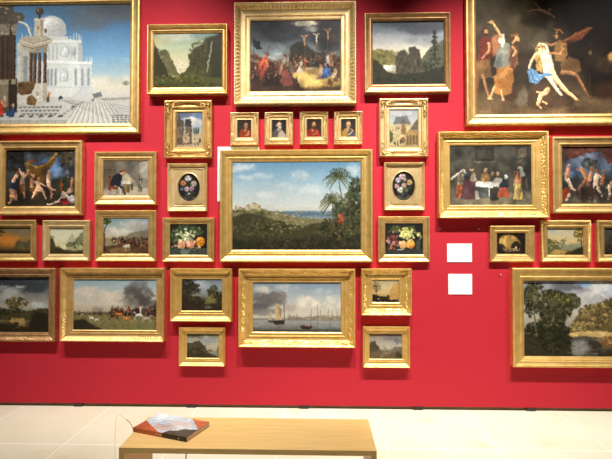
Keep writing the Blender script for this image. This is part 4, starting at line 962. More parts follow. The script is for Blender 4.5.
def p_satyrs(p):
    p.sat = .85
    p.grad((146, (84, 100, 130)), (170, (96, 112, 140)), (182, (70, 74, 78)), (192, (76, 70, 62)), (204, (104, 92, 76)))
    p.cloud(585, 162, 20, 8, (130, 146, 172), .8); p.cloud(575, 172, 12, 6, (80, 106, 150), .8); p.blobs(590, 164, 8, 6, 60, 1.6, [(74, 82, 78), (60, 66, 60), (96, 102, 92)]); p.poly([(562, 174), (574, 178), (600, 176), (627, 178), (627, 190), (562, 190)], (62, 66, 58), .8, 1.5, 1.5, 4)
    p.poly([(562, 147), (627, 147), (627, 158), (608, 164), (602, 152), (586, 154), (575, 158), (562, 160)], (110, 58, 48), 1, .8, 1, 5); p.strewn((563, 148, 626, 157), 40, 2, [(140, 78, 60), (84, 44, 38)], .6, .5); p.poly([(562, 150), (568, 158), (566, 172), (562, 174)], (84, 60, 48), .9, 1)
    F = (230, 192, 160); F2 = (190, 128, 90); F3 = (160, 96, 66)
    p.ell(570, 167, 1.8, 2.2, F2); p.line([(569, 170), (567, 178)], 4, F2); p.line([(568, 180), (572, 188), (576, 190)], 4, F, 1, .5); p.ell(568, 176.5, 1.7, 2, (150, 100, 66)); p.poly([(562, 190), (568, 187), (572, 192), (566, 197), (562, 202)], (196, 70, 36), 1, .5, .6, 3); p.line([(570, 194), (567, 200)], 2.4, F)
    p.ell(582, 169, 1.8, 2.2, F2); p.line([(584, 171), (587, 178)], 4.4, (178, 120, 70)); p.line([(582, 172), (577, 169)], 1.5, F2); p.line([(586, 180), (580, 188), (581, 196)], 3, F3, 1, .7); p.line([(588, 180), (590, 190)], 3, F3)
    p.ell(592, 169, 1.8, 2.2, F2); p.line([(592, 172), (590, 180)], 3.6, F2); p.line([(597, 175), (596, 187)], 5, F); p.ell(597, 171, 1.8, 2.1, F2); p.line([(596, 187), (594, 196), (590, 199)], 3, (96, 64, 48), 1, .7); p.line([(598, 187), (602, 196)], 3, F, 1, .6); p.line([(599, 175), (603, 180)], 1.7, F); p.line([(594, 171), (594, 166)], 1.2, F2)
    p.ell(604, 172, 1.7, 2, F3); p.line([(604, 175), (602, 184)], 3.6, F3); p.line([(609, 186), (610, 194)], 3, F); p.ell(611, 183, 1.6, 1.9, F2); p.line([(610, 194), (608, 199)], 1.6, F); p.line([(611, 187), (606, 188)], 1.3, F); p.fig(619, 200, 24, (190, 130, 90), (150, 90, 60), F)
    for (x, y) in ((583, 196), (592, 202), (600, 200)): p.line([(x, y-6), (x, y)], 2, (70, 48, 38), .9)
    p.poly([(576, 190), (590, 186), (596, 194), (588, 200), (578, 198)], (60, 46, 38), .7, 1.2, 1, 3); p.strewn((562, 196, 627, 204), 40, 1.8, [(130, 116, 96), (84, 74, 62)], .5, .35)
    p.chiaro(8, .7, 1.1); p.warp = 1.0


def p_arch(p):
    p.warp = .35; p.gain = .85
    p.fill((40, 34, 28)); p.ell(509, 247, 12, 12, (180, 138, 72), 1, 0, .06); p.ell(508, 243, 8, 6, (206, 172, 104), .7, 0, .6)
    p.ell(516, 249, 5.4, 7.6, (52, 42, 32), 1, 0, .1); p.ell(501.5, 250, 4.6, 6.4, (62, 50, 36), 1, 0, .12); p.poly([(507, 254), (507, 242), (505, 238), (511, 238), (510, 254)], (190, 148, 80), .9, .6); p.poly([(496, 250), (526, 250), (526, 255), (496, 255)], (50, 42, 34))
    p.poly([(503, 249), (514, 248), (520, 250.5), (506, 251.5)], (216, 184, 124), .95, .5); p.ell(516, 247.8, 1.1, 1.5, (230, 214, 186)); p.crowd(504, 520, 250.5, 3.2, 6, [(206, 170, 120), (120, 90, 66), (214, 200, 170)], spread=.6); p.poly([(496, 232), (500, 240), (498, 254), (496, 255)], (36, 30, 26)); p.line([(503, 239), (505, 236), (512, 236)], .8, (120, 92, 52), .8)


def p_hazy_valley(p):
    p.grad((228, (150, 164, 166)), (236, (196, 184, 146)), (242, (206, 180, 130)), (246, (170, 160, 122)), (255, (84, 76, 44)))
    p.cloud(566, 231, 12, 3, (206, 190, 156), .7); p.poly([(547, 240), (556, 241), (566, 244), (583, 244), (583, 249), (547, 249)], (134, 136, 108), .9, 1.2, 1, 4); p.poly([(547, 238), (552, 240), (558, 245), (562, 250), (547, 254)], (98, 96, 60), .95, .8, .8, 3)
    p.blobs(553, 244, 6, 4, 50, 1.1, [(110, 104, 62), (78, 78, 46), (134, 122, 76)]); p.line([(561, 249), (564, 243), (566, 238)], .6, (90, 74, 44)); p.blobs(564, 241, 3, 2, 12, .8, [(104, 96, 58), (84, 82, 50)])
    p.poly([(549, 254), (556, 249), (566, 251), (572, 255)], (178, 146, 82), .9, .9); p.poly([(566, 252), (583, 248), (583, 255), (564, 255)], (66, 60, 36), .9, .8); p.poly([(574, 249), (583, 246), (583, 255), (570, 255)], (54, 50, 30), .9, .8)
    p.line([(582.5, 254), (581, 242), (582, 232)], 1, (66, 50, 30)); p.blobs(579, 234, 5, 4.5, 70, 1.1, [(126, 106, 50), (94, 84, 42), (150, 124, 64)]); p.blobs(580, 241, 3.5, 2, 16, .9, [(110, 94, 46), (84, 76, 40)])


def p_dusk_edge(p):
    p.grad((228, (70, 70, 66)), (240, (84, 80, 68)), (254, (44, 36, 30))); p.blobs(620, 242, 14, 8, 90, 1.8, [(50, 48, 36), (68, 60, 44), (38, 34, 28)]); p.blobs(607, 247, 5, 4, 30, 1.3, [(58, 48, 38), (76, 60, 46)]); p.strewn((604, 249, 640, 254), 30, 1.5, [(84, 62, 48), (40, 32, 26)], .6, .5)


def p_dark_tree(p):
    p.warp = 1.2; p.gain = 1.3
    p.grad((277, (66, 70, 74)), (292, (92, 94, 94)), (306, (136, 134, 124)), (312, (120, 112, 92)), (332, (58, 48, 30)))
    p.cloud(30, 286, 26, 8, (50, 54, 60), .95); p.cloud(0, 283, 24, 7, (44, 48, 54), .9); p.cloud(8, 296, 16, 8, (138, 140, 134), .8); p.cloud(4, 288, 9, 3, (150, 154, 152), .7); p.cloud(20, 287, 6, 2, (156, 158, 154), .7); p.cloud(40, 306, 10, 5, (150, 156, 160), .7); p.cloud(16, 290, 8, 4, (140, 142, 140), .5); p.cloud(-22, 292, 18, 8, (84, 88, 92), .8)
    p.poly([(-36, 312), (-10, 310), (10, 312), (30, 310), (48, 308), (48, 320), (-36, 320)], (60, 56, 36), 1, 1, 1, 4); p.blobs(0, 312, 10, 4, 50, 1.5, DARKG)
    p.line([(15.5, 314), (16, 306), (14, 300)], 1.1, (52, 40, 28)); p.line([(15.5, 312), (18, 304), (21, 299)], .8, (52, 40, 28)); p.line([(15.5, 310), (12, 303), (8, 301)], .7, (52, 40, 28)); p.blobs(16, 303, 11, 6, 120, 1.3, [(66, 60, 32), (88, 78, 42), (48, 46, 26), (104, 92, 52)], .85); p.blobs(16, 311, 8, 2, 20, 1.3, DARKG)
    p.poly([(24, 332), (33, 310), (48, 314), (48, 332)], (38, 32, 24)); p.poly([(24, 332), (33, 310), (34, 312), (28, 332)], (56, 48, 34)); p.poly([(4, 326), (12, 318), (24, 318), (24, 326)], (150, 124, 72), .9, 1.2, .8, 3); p.poly([(-36, 320), (8, 322), (28, 328), (48, 328), (48, 332), (-36, 332)], (40, 34, 22), .95, 1, 1, 4)
    p.ell(16, 323, 3, 1.6, (60, 48, 34)); p.line([(14, 323), (14, 327)], .6, (50, 40, 28)); p.line([(18, 323), (18, 327)], .6, (50, 40, 28)); p.strewn((-36, 318, 30, 331), 50, 1.6, [(84, 72, 44), (44, 38, 24), (100, 86, 52)], .5, .5)


def p_charge(p):
    p.gain = 1.05
    p.grad((279, (134, 158, 168)), (292, (172, 182, 180)), (304, (196, 188, 172)), (312, (176, 164, 142)), (314, (128, 120, 80)), (330, (92, 88, 56)))
    p.cloud(88, 293, 18, 7, (200, 190, 178), .9); p.cloud(110, 298, 22, 8, (206, 194, 178), .8); p.cloud(76, 306, 10, 5, (196, 184, 166), .7); p.cloud(122, 286, 16, 4, (164, 178, 182), .6)
    p.cloud(137, 295, 14, 13, (88, 82, 80), .98); p.cloud(148, 304, 13, 10, (80, 74, 72), .95); p.cloud(128, 302, 10, 7, (124, 116, 110), .8); p.cloud(140, 284, 9, 5, (112, 110, 110), .7); p.cloud(98, 310, 7, 5, (130, 120, 112), .7); p.cloud(154, 310, 5, 8, (62, 58, 56), .9)
    p.poly([(73, 313), (100, 312), (130, 313), (156, 312), (156, 330), (73, 330)], (122, 116, 76), 1, .8, .6, 4); p.strewn((73, 314, 156, 329), 70, 2, [(140, 132, 90), (96, 92, 60), (112, 106, 66)], .5, .35)
    p.crowd(74, 112, 314.5, 3.4, 24, [(110, 84, 66), (84, 70, 60), (150, 130, 110)], spread=.6); p.horse(92, 318, 3.2, (214, 206, 196), -1, (180, 170, 160)); p.horse(97, 319.5, 3, (206, 196, 184), 1, (170, 160, 150)); p.horse(82, 315, 2.6, (190, 180, 166), 1)
    cs = [(96, 56, 46), (120, 66, 50), (70, 56, 54), (140, 110, 80), (60, 50, 50)]
    p.crowd(111, 155, 315, 8, 17, cs, spread=1.6)
    for (x, y, c, d) in ((114, 316, (74, 52, 40), -1), (119, 314, (176, 112, 54), -1), (139, 315, (196, 190, 180), -1), (149, 316, (110, 76, 54), 1), (153, 313, (70, 52, 44), 1), (127, 318, (190, 124, 60), -1), (146, 318, (170, 160, 146), 1)): p.horse(x, y, 6.4, c, d)
    for (x, c) in ((118, (110, 60, 50)), (128, (150, 80, 56)), (140, (200, 190, 176)), (149, (96, 64, 54))): p.fig(x, 313, 8, c, c)
    p.poly([(73, 320), (84, 319), (94, 325), (104, 330), (73, 330)], (50, 46, 32), .95, .8, .8, 3)


def p_forest(p):
    p.warp = 1.2; p.gain = 1.2
    p.grad((279, (92, 104, 116)), (288, (132, 140, 146)), (296, (110, 112, 104)), (302, (52, 46, 34)), (311, (40, 32, 24)))
    p.cloud(202, 284, 12, 4, (150, 158, 164), .7); p.cloud(214, 288, 8, 4, (110, 122, 134), .7)
    p.poly([(202, 306), (207, 298), (211, 293), (216, 298), (222, 296), (222, 306)], (104, 98, 58), 1, .8, .8, 3); p.blobs(213, 292, 6, 6, 60, 1.3, [(54, 56, 34), (72, 70, 42), (44, 44, 28)]); p.blobs(219, 297, 4, 6, 40, 1.3, DARKG)
    p.blobs(187, 287, 7, 8, 120, 1.4, [(40, 38, 26), (56, 52, 34), (30, 28, 20)]); p.blobs(195, 289, 6, 6, 60, 1.2, [(48, 46, 30), (34, 32, 22)]); p.line([(186, 306), (187, 288)], 1, (50, 38, 28)); p.line([(190, 306), (192, 292)], .9, (50, 38, 28))
    p.poly([(182, 294), (200, 297), (206, 304), (222, 303), (222, 311), (182, 311)], (48, 40, 30), .95, 1, 1, 3); p.ell(208, 307, 4, 1.2, (120, 118, 108), .8); p.blobs(196, 300, 9, 3, 40, 1.3, [(58, 54, 34), (42, 38, 26)]); p.line([(205, 303), (209, 297)], 1.2, (132, 120, 72), .7); p.strewn((182, 303, 222, 310), 24, 1.2, [(66, 54, 40), (36, 30, 22)], .6)


def p_coast(p):
    p.warp = 1.3
    p.grad((333, (104, 104, 98)), (340, (170, 168, 152)), (347, (196, 188, 164)), (351, (160, 160, 150)), (358, (104, 98, 80)))
    p.cloud(196, 336, 12, 3, (96, 92, 84), .8); p.cloud(208, 341, 9, 4, (150, 160, 172), .7); p.cloud(204, 337, 4, 2, (206, 200, 180), .6); p.poly([(187, 343), (192, 344), (197, 341), (200, 340.5), (203, 344), (206, 350), (210, 352), (187, 356)], (84, 78, 60), 1, .6, .8, 3); p.poly([(215, 352), (217, 347), (219, 346), (219, 353)], (120, 116, 100), .9, .5)
    p.poly([(187, 350), (196, 348), (206, 352), (214, 355), (219, 358), (187, 358)], (66, 58, 42), 1, .8, .8, 3); p.strewn((188, 345, 206, 356), 34, 1.2, [(104, 94, 72), (58, 52, 40)], .6); p.strewn((204, 352, 218, 356), 10, 1, [(176, 174, 160), (130, 120, 100)], .6, .3); p.line([(207, 351), (212, 350.6)], .8, (130, 74, 56))


def p_harbour(p):
    p.warp = .55
    p.grad((282, (124, 146, 166)), (295, (168, 180, 186)), (306, (204, 202, 190)), (317, (206, 200, 184)), (319, (164, 166, 162)), (326, (132, 136, 134)), (332, (74, 76, 74)))
    p.cloud(262, 290, 9, 5, (220, 214, 200), .8); p.cloud(307, 302, 16, 6, (226, 220, 204), .9); p.cloud(333, 302, 9, 7, (216, 214, 204), .8); p.cloud(288, 288, 12, 4, (190, 196, 196), .7); p.cloud(322, 291, 12, 3, (178, 188, 194), .6); p.cloud(312, 287, 10, 3, (134, 152, 172), .6)
    p.cloud(268, 300, 21, 8, (112, 108, 108), .98); p.cloud(258, 308, 14, 7, (96, 96, 100), .95); p.cloud(280, 296, 9, 5, (132, 126, 122), .8); p.cloud(264, 312, 18, 4, (124, 122, 120), .8); p.cloud(290, 308, 8, 5, (160, 152, 144), .6)
    # far town with spires
    p.poly([(286, 320), (288, 316.5), (300, 317), (310, 316.5), (324, 315.5), (334, 316), (341, 315.5), (341, 320)], (146, 138, 122), 1, .5, .5, 2)
    for (x, h) in ((290, 3), (297, 2.4), (311, 9), (317.5, 13), (320.5, 7), (328, 8), (332, 6), (337, 7)): p.line([(x, 318), (x, 317-h)], 1.1, (134, 124, 108), .9, .4)
    p.strewn((288, 315, 341, 319), 50, .9, [(160, 148, 128), (116, 106, 92), (178, 168, 146)], .8, .7)
    p.poly([(253, 318.5), (341, 320), (341, 320.8), (253, 320)], (120, 118, 110), .7, .4); p.strewn((253, 320, 341, 331), 110, 2.4, [(150, 154, 152), (112, 114, 112), (176, 178, 172)], .5, .14)
    for (x, l_) in ((311, 6), (317.5, 9), (330, 6)): p.line([(x, 321), (x, 321+l_)], .8, (116, 112, 102), .6)
    # boats
    p.poly([(275, 320), (276, 305), (278, 304), (282, 309), (281.6, 320)], (196, 174, 132), 1, .4); p.poly([(277, 305), (282, 309), (281, 319), (279, 312)], (150, 128, 92), .7, .5); p.line([(284.5, 321), (284.3, 303)], .6, (74, 62, 48)); p.poly([(272, 321), (285, 320), (284, 324.5), (275, 324.5)], (58, 48, 38)); p.poly([(268.5, 320), (269.6, 313), (272, 311), (272, 320)], (190, 180, 152), .95, .4); p.poly([(268, 320.5), (273, 320.5), (272, 322.5), (269, 322.5)], (84, 76, 66))
    p.poly([(275, 325), (283, 325), (282, 331), (277, 331)], (120, 112, 96), .5, 1); p.poly([(300, 325.5), (313, 326), (310, 329.4), (302, 329)], (60, 44, 34)); p.crowd(301, 311, 327, 3, 4, [(150, 70, 50), (90, 70, 60), (160, 130, 100)], spread=.3); p.poly([(253, 330), (341, 329), (341, 332), (253, 332)], (64, 66, 64), .7, .8)


def p_evening(p):
    p.grad((280, (170, 160, 128)), (288, (206, 190, 146)), (294, (206, 176, 116)), (302, (70, 56, 36))); p.poly([(388, 297), (391, 288), (395, 284), (399, 282), (399, 302), (388, 302)], (190, 150, 86), .9, .8, .8, 3); p.blobs(377, 287, 4.5, 4.5, 60, .9, [(132, 112, 64), (104, 92, 52), (160, 134, 80)], .7); p.line([(376, 298), (377, 286)], .6, (84, 66, 40))
    p.poly([(372, 294), (380, 296), (386, 297), (390, 299), (399, 300), (399, 302.5), (372, 302.5)], (46, 38, 28), 1, .6, .6, 3); p.poly([(386, 298), (388, 294), (390, 298)], (66, 52, 38)); p.fig(383, 300, 3, (150, 60, 44), (60, 50, 40)); p.ell(379, 299, 1, .8, (170, 150, 120))


def p_crag(p):
    p.warp = 1.3
    p.grad((333, (110, 92, 78)), (339, (160, 152, 140)), (347, (192, 186, 170)), (351, (150, 142, 120)), (359, (104, 92, 72))); p.cloud(392, 338, 10, 4, (122, 118, 116), .8); p.cloud(376, 335, 8, 2, (170, 116, 76), .6); p.cloud(398, 341, 6, 4, (104, 110, 122), .7)
    p.poly([(369, 343), (372, 342), (375, 340.5), (377, 345), (381, 350), (384, 353), (369, 356)], (92, 78, 56), 1, .6, .8, 3); p.poly([(390, 350), (395, 346.5), (398, 347), (402, 346), (402, 353), (388, 353)], (116, 110, 94), .9, .6, .6, 3); p.poly([(369, 352), (378, 351), (386, 350), (402, 353), (402, 359), (369, 359)], (112, 98, 72), 1, .8, .6, 3)
    p.poly([(384, 351), (392, 350), (390, 354), (380, 357)], (150, 136, 104), .7, .8); p.strewn((370, 345, 400, 358), 40, 1, [(136, 120, 90), (80, 68, 50)], .6); p.poly([(395, 357), (397, 352), (399, 352), (402, 355), (402, 358)], (70, 58, 44), .9, .5)


def p_pond(p):
    p.warp = 1.2; p.gain = 1.2
    p.grad((281, (120, 124, 130)), (292, (140, 142, 146)), (304, (176, 174, 168)), (320, (150, 146, 132)), (356, (60, 54, 42)))
    p.cloud(570, 287, 20, 6, (92, 94, 100), .95); p.cloud(545, 286, 14, 5, (140, 142, 148), .7); p.cloud(597, 292, 16, 7, (196, 196, 194), .9); p.cloud(620, 290, 18, 8, (170, 180, 192), .8); p.cloud(586, 284, 10, 4, (122, 156, 190), .8); p.cloud(582, 300, 14, 6, (176, 176, 176), .8); p.cloud(596, 303, 10, 5, (150, 150, 154), .8)
    p.poly([(566, 333), (576, 318), (590, 306), (604, 302), (648, 296), (648, 340), (566, 338)], (96, 84, 54), 1, 1.5, 2.5, 6); p.blobs(592, 317, 14, 12, 200, 1.8, [(112, 96, 60), (84, 74, 46), (134, 114, 74), (66, 60, 38)], .8); p.blobs(618, 312, 20, 14, 240, 1.9, [(86, 76, 46), (62, 58, 36), (108, 92, 58), (48, 46, 30)], .8)
    p.blobs(578, 328, 8, 6, 60, 1.4, [(140, 122, 80), (112, 98, 62)])
    p.poly([(570, 333), (590, 331), (612, 332), (648, 334), (648, 338), (570, 337)], (176, 152, 100), 1, .7, .8, 4); p.poly([(596, 342), (612, 336), (648, 338), (648, 350), (604, 348)], (110, 82, 50), .95, 1, 1.5, 4); p.blobs(612, 340, 14, 4, 60, 1.5, [(130, 100, 62), (96, 72, 44), (150, 116, 74)], .7)
    p.poly([(564, 338), (590, 336), (606, 348), (648, 350), (648, 357), (560, 357)], (74, 72, 64), 1, 1.2, 1, 5); p.poly([(572, 342), (584, 340), (590, 348), (582, 356), (570, 355)], (132, 132, 128), .8, 2.5, 1, 4); p.poly([(588, 341), (596, 338), (602, 346), (594, 350)], (52, 44, 32), .8, 1.5); p.poly([(592, 350), (640, 350), (640, 357), (600, 357)], (50, 42, 32), .9, 1.5, 1, 4)
    p.poly([(524, 330), (560, 326), (572, 338), (572, 357), (524, 357)], (46, 44, 30), 1, 1.5, 2, 6)
    G = [(50, 52, 32), (64, 62, 38), (38, 40, 26), (82, 76, 46), (30, 32, 22)]
    p.blobs(556, 308, 17, 17, 420, 1.9, G, .85); p.blobs(572, 302, 9, 8, 120, 1.5, G, .8); p.blobs(550, 296, 9, 6, 80, 1.5, G, .8); p.blobs(532, 300, 9, 17, 220, 1.6, G, .85); p.blobs(537, 288, 6, 5, 46, 1.3, G, .8); p.blobs(548, 330, 22, 10, 260, 1.8, DARKG, .8); p.blobs(556, 344, 15, 8, 130, 1.8, DARKG, .8)
    p.line([(537.5, 336), (536, 322), (534, 308), (536, 296)], 1.7, (94, 82, 62), .9, .5); p.line([(556, 334), (556, 318), (558, 306)], 1.6, (52, 44, 32), .9, .5); p.line([(524, 334), (532, 333)], 1.3, (110, 92, 62), .7); p.strewn((526, 338, 570, 356), 60, 1.6, [(60, 56, 38), (34, 32, 22), (76, 68, 48)], .6, .5)
    for (x, y, rx, ry, n) in ((552, 300, 12, 8, 60), (568, 300, 8, 6, 40), (534, 296, 7, 9, 40), (548, 318, 16, 8, 40)): p.blobs(x, y, rx, ry, n, 1.1, [(92, 90, 52), (104, 98, 58), (80, 82, 48)], .7)
    for (x, y, rx, ry, n) in ((588, 312, 8, 6, 40), (604, 308, 8, 7, 44), (612, 318, 10, 6, 40)): p.blobs(x, y, rx, ry, n, 1.1, [(150, 130, 88), (132, 112, 72)], .7)
    p.strewn((572, 333, 612, 336), 20, 1.6, [(206, 184, 130), (186, 160, 106)], .8, .3); p.strewn((570, 339, 606, 354), 24, 2.6, [(110, 112, 110), (150, 152, 150), (62, 58, 48)], .6, .14); p.strewn((526, 280, 545, 300), 12, 1.2, [(60, 60, 40)], .7)
    p.cloud(602, 286, 12, 5, (206, 206, 204), .7); p.cloud(560, 284, 10, 3, (84, 88, 94), .6)


# ------------------------------------------------------------------ hang them
BIG = [(.12, .30, .012, .034, 'leaf')]
fp = framed_painting
fp('large palace picture with white dome and dark columns, top left corner of the wall', (-76, -5, 140, 133.6), (-66, 5, 130, 123.9), .085, p_palace, 'flat', 'antique', S=2.1, seed=11, canvas_label='painted white domed palace with columns')
fp('mountain landscape with waterfall in plain gilt frame, right of the domed palace picture', (147, 23.7, 227.5, 93.6), (154, 33.2, 221.8, 87.2), .11, p_waterfall, 'slope', 'antique', seed=12, canvas_label='painted waterfall among steep cliffs')
fp('large crowded hilltop scene with three crosses, top centre in wide carved frame', (233.8, 1.3, 356.4, 103.6), (250.4, 20.2, 340.5, 91.1), .135, p_hilltop_crowd, 'scoop', 'pale',
   [(.16, .36, .014, .040, 'bead'), (.02, .10, .004, .03, 'bead'), (.66, .76, .004, .03, 'bead')], .006, S=2.4, seed=13, canvas_label='painted crowd under a stormy sky')
fp('dark landscape with two tall rocks and a fir, top row right of the hilltop crowd', (364.3, 12.3, 450.8, 92.3), (372.7, 21, 443.8, 84.3), .10, p_rocks, 'flat', 'bronze', [(.2, .5, .003, .03, 'bead')], .006, seed=14, canvas_label='painted rocks under grey clouds')
fp('huge dark mythological scene with pale nude and helmeted man, top right corner', (465.6, -28, 692, 124.2), (476, -17, 682, 113.7), .10, p_cave_nudes, 'flat', 'warm', S=2.0, seed=15, canvas_label='painted figures in a dark cave')
fp('small old town street picture in ornate scroll frame, below the waterfall landscape', (164, 100.2, 211.8, 157.6), (176.7, 112.2, 202, 147), .085, p_town_left, 'deep', 'antique', corners=.115, S=3.2, seed=16, canvas_label='painted street of tall houses')
PR = [(.14, .44, .010, .024, 'scroll'), (.48, .64, .004, .014, 'bead')]
for k, (o, i, f, lb) in enumerate((
        ((230.2, 112.2, 258.6, 144.8), (237.5, 119.9, 251, 137.4), portrait((150, 62, 34), (196, 140, 104), (60, 40, 28), (48, 40, 34), dx=1), 'tiny gilt portrait of a person in rust red, leftmost in the row of four'),
        ((264.5, 112, 293, 144.4), (272, 119.9, 286, 137.2), portrait((96, 88, 82), (196, 158, 128), (120, 110, 100), (40, 36, 32), (196, 190, 184), 0, (190, 184, 178)), 'tiny gilt portrait of a white bearded person, second from left in the row'),
        ((299.7, 111.5, 328.1, 144), (307, 119, 321, 136.7), portrait((166, 52, 34), (200, 144, 108), (66, 42, 28), (54, 42, 34), (70, 46, 32), -.5), 'tiny gilt portrait of a bearded person in bright red, third from left in the row'),
        ((334, 111.2, 362.4, 144.1), (341.3, 119, 355.3, 136.6), portrait((170, 132, 66), (216, 178, 136), (120, 84, 52), (48, 42, 38), None, 0, (74, 84, 108)), 'tiny gilt portrait of a person in ochre, rightmost in the row'))):
    fp(lb, o, i, .06, f, 'deep', 'pale', PR, .004, corners=.056, S=4.5, seed=20+k, canvas_label='painted half length portrait')
fp('small bright town square picture in ornate scroll frame, below the two tall rocks landscape', (379.3, 98.4, 428.4, 156.2), (389.8, 109.6, 417.8, 147.4), .085, p_town_right, 'deep', 'pale', corners=.115, S=3.2, seed=17, canvas_label='painted sunny square with arcade')
fp('dark dancing nudes picture with ochre drape at the left edge, under the domed palace picture', (-2.4, 140.5, 82.6, 215), (6, 150.1, 74.8, 206.1), .085, p_dance, 'flat', 'warm', S=2.8, seed=18, canvas_label='painted dancers under an ochre drape')
fp('tavern interior with seated pair at a small table, right of the dancing nudes', (94.2, 151.7, 156.7, 204.7), (103.3, 160.6, 148.3, 195.9), .07, p_tavern, 'slope', 'warm', S=3, seed=19, canvas_label='painted grey tavern room')
fp('oval flower picture in a square gilt frame, left of the large palm landscape', (167.2, 163.3, 207, 211.2), (175.8, 171.2, 201.6, 203.6), .07, fl_left, 'scoop', 'pale', [(.12, .40, .009, .020, 'bead'), (.66, .76, .003, .012, 'bead')], .004, S=3.4, seed=30, oval=(188.7, 187.5, 10.6, 13.9), canvas_label='painted flowers on a dark ground')
fp('fruit still life with two peaches and an orange, left of the large palm landscape', (162.5, 217.8, 214.2, 261.8), (170, 224, 207, 255), .06, p_fruit_left, 'slope', 'antique', S=3.2, seed=31, canvas_label='painted fruit on a dark ground')
fp('crowded cavalry picture with one white horse, below the tavern interior', (94.8, 210.4, 156.4, 261.3), (103.3, 218, 148.4, 253.9), .07, p_cavalry_hill, 'slope', 'antique', S=3, seed=32, canvas_label='painted crowd of riders')
fp('small orange sunset landscape at the left edge, left of the pale misty river', (-16, 220, 36.4, 261.2), (-9, 227.5, 30.4, 253.7), .06, p_sunset, 'flat', 'antique', [(.2, .5, .004, .02, 'leaf')], .006, S=3, seed=33, canvas_label='painted orange evening sky')
fp('small pale misty river landscape below the dancing nudes, second from left edge', (42, 220.3, 90, 261), (50.2, 228, 83.1, 253.9), .06, p_mist, 'flat', 'pale', [(.2, .5, .004, .02, 'leaf')], .006, S=3, seed=34, canvas_label='painted pale misty river')
fp('large landscape with palms and blue sky in the middle of the wall', (220, 149.8, 372.6, 262), (232.5, 161.7, 360.6, 250), .10, p_palm_view, 'slope', 'yellow', S=2.4, seed=35, off=.0085, canvas_label='painted palms and distant plain')
fp('oval flower picture in a square gilt frame, right of the large palm landscape', (384.2, 162.2, 424.7, 210.1), (391, 168.8, 418.6, 203.5), .07, fl_right, 'scoop', 'pale', [(.12, .40, .009, .020, 'bead'), (.66, .76, .003, .012, 'bead')], .004, S=3.4, seed=36, oval=(403.8, 186.2, 11, 14.4), canvas_label='painted flowers on a dark ground')
fp('fruit still life with red and green grapes, right of the large palm landscape', (378.1, 216.5, 430, 262), (385.2, 223.2, 422.9, 254.7), .06, p_fruit_right, 'slope', 'antique', S=3.2, seed=37, canvas_label='painted fruit on a dark ground')
fp('supper company at a white clothed table in wide carved frame, below the huge nude scene', (438.2, 131.2, 549.4, 217.9), (450, 145.2, 531.4, 205), .11, p_supper, 'scoop', 'yellow', [(.14, .44, .010, .034, 'scroll'), (.02, .10, .003, .02, 'bead')], .006, S=2.5, seed=38, canvas_label='painted company round a table')
fp('revel of nudes under a red drape at the right edge, beside the supper company', (551.9, 136.4, 637, 213), (562, 146.6, 627, 203.7), .085, p_satyrs, 'flat', 'warm', S=2.8, seed=39, canvas_label='painted revel under a red drape')
fp('tiny dark picture of a lit arch, below the supper company', (489.8, 225.8, 535, 262), (497.1, 233.1, 525.2, 254), .055, p_arch, 'flat', 'antique', S=3.4, seed=40, canvas_label='painted lit vault in the dark')
fp('small hazy valley landscape with a tree at its right, beside the lit arch picture', (540.6, 220.2, 591.8, 262), (547.5, 228.2, 583, 254.8), .065, p_hazy_valley, 'flat', 'antique', [(.05, .5, .005, .016, 'bead')], .004, S=3.2, seed=41, canvas_label='painted valley in warm haze')
fp('small dark dusk landscape cut by the right edge, beside the hazy valley', (596.4, 220.3, 645, 262), (604.4, 228, 637, 254.3), .065, p_dusk_edge, 'flat', 'antique', [(.05, .5, .005, .016, 'bead')], .004, S=2.6, seed=42, canvas_label='painted dark dusk scene')
fp('dark stormy landscape with a single tree in bronze frame, bottom left edge', (-45, 268.3, 56, 341.7), (-36, 277.2, 48.7, 332), .085, p_dark_tree, 'flat', 'bronze', [(.12, .5, .006, .020, 'scroll')], .005, S=2.4, seed=43, canvas_label='painted tree under storm clouds')
fp('wide cavalry charge with smoke in carved frame, bottom row beside the stormy tree', (59.3, 268.3, 164.7, 342), (73.4, 279.3, 156.3, 330), .11, p_charge, 'scoop', 'warm', [(.14, .42, .010, .026, 'bead')], .005, S=2.6, seed=44, canvas_label='painted charging riders and smoke')
fp('small dark forest picture in plain gilt frame, right of the wide cavalry charge', (170, 268.7, 232, 321.8), (181.7, 279, 222, 310.8), .10, p_forest, 'scoop', 'yellow', S=3, seed=45, canvas_label='painted dark forest')
fp('tiny grey rocky coast picture, hanging below the small dark forest picture', (178.7, 327.8, 225, 366.4), (187, 334, 218.7, 358), .075, p_coast, 'scoop', 'yellow', S=3.4, seed=46, canvas_label='painted rocky coast')
fp('sailing boats before a far town in deep carved frame, below the large palm landscape', (238.2, 269, 355.4, 347.8), (253, 282.2, 340.8, 332.1), .13, p_harbour, 'scoop', 'yellow', [(.12, .46, .009, .040, 'scroll'), (.01, .08, .003, .016, 'bead')], .006, corners=.105, S=2.6, seed=47, canvas_label='painted sailing boats on still water')
fp('tiny golden evening landscape in deep frame, right of the sailing boats', (361.2, 268.8, 412, 315.8), (372.4, 280, 398.7, 302.3), .10, p_evening, 'scoop', 'yellow', [(.2, .5, .007, .05, 'scroll')], .005, corners=.085, S=3.6, seed=48, canvas_label='painted golden evening')
fp('tiny grey crag picture hanging below the golden evening landscape', (363, 327.1, 410, 367.9), (369.6, 333.8, 402.1, 359), .08, p_crag, 'scoop', 'yellow', S=3.4, seed=49, canvas_label='painted grey crag')
fp('large forest pond landscape in plain gilt frame, bottom right corner', (512.2, 268.3, 660, 368), (524, 280.8, 648, 356.5), .10, p_pond, 'flat', 'yellow', S=2.3, seed=50, canvas_label='painted forest pond')
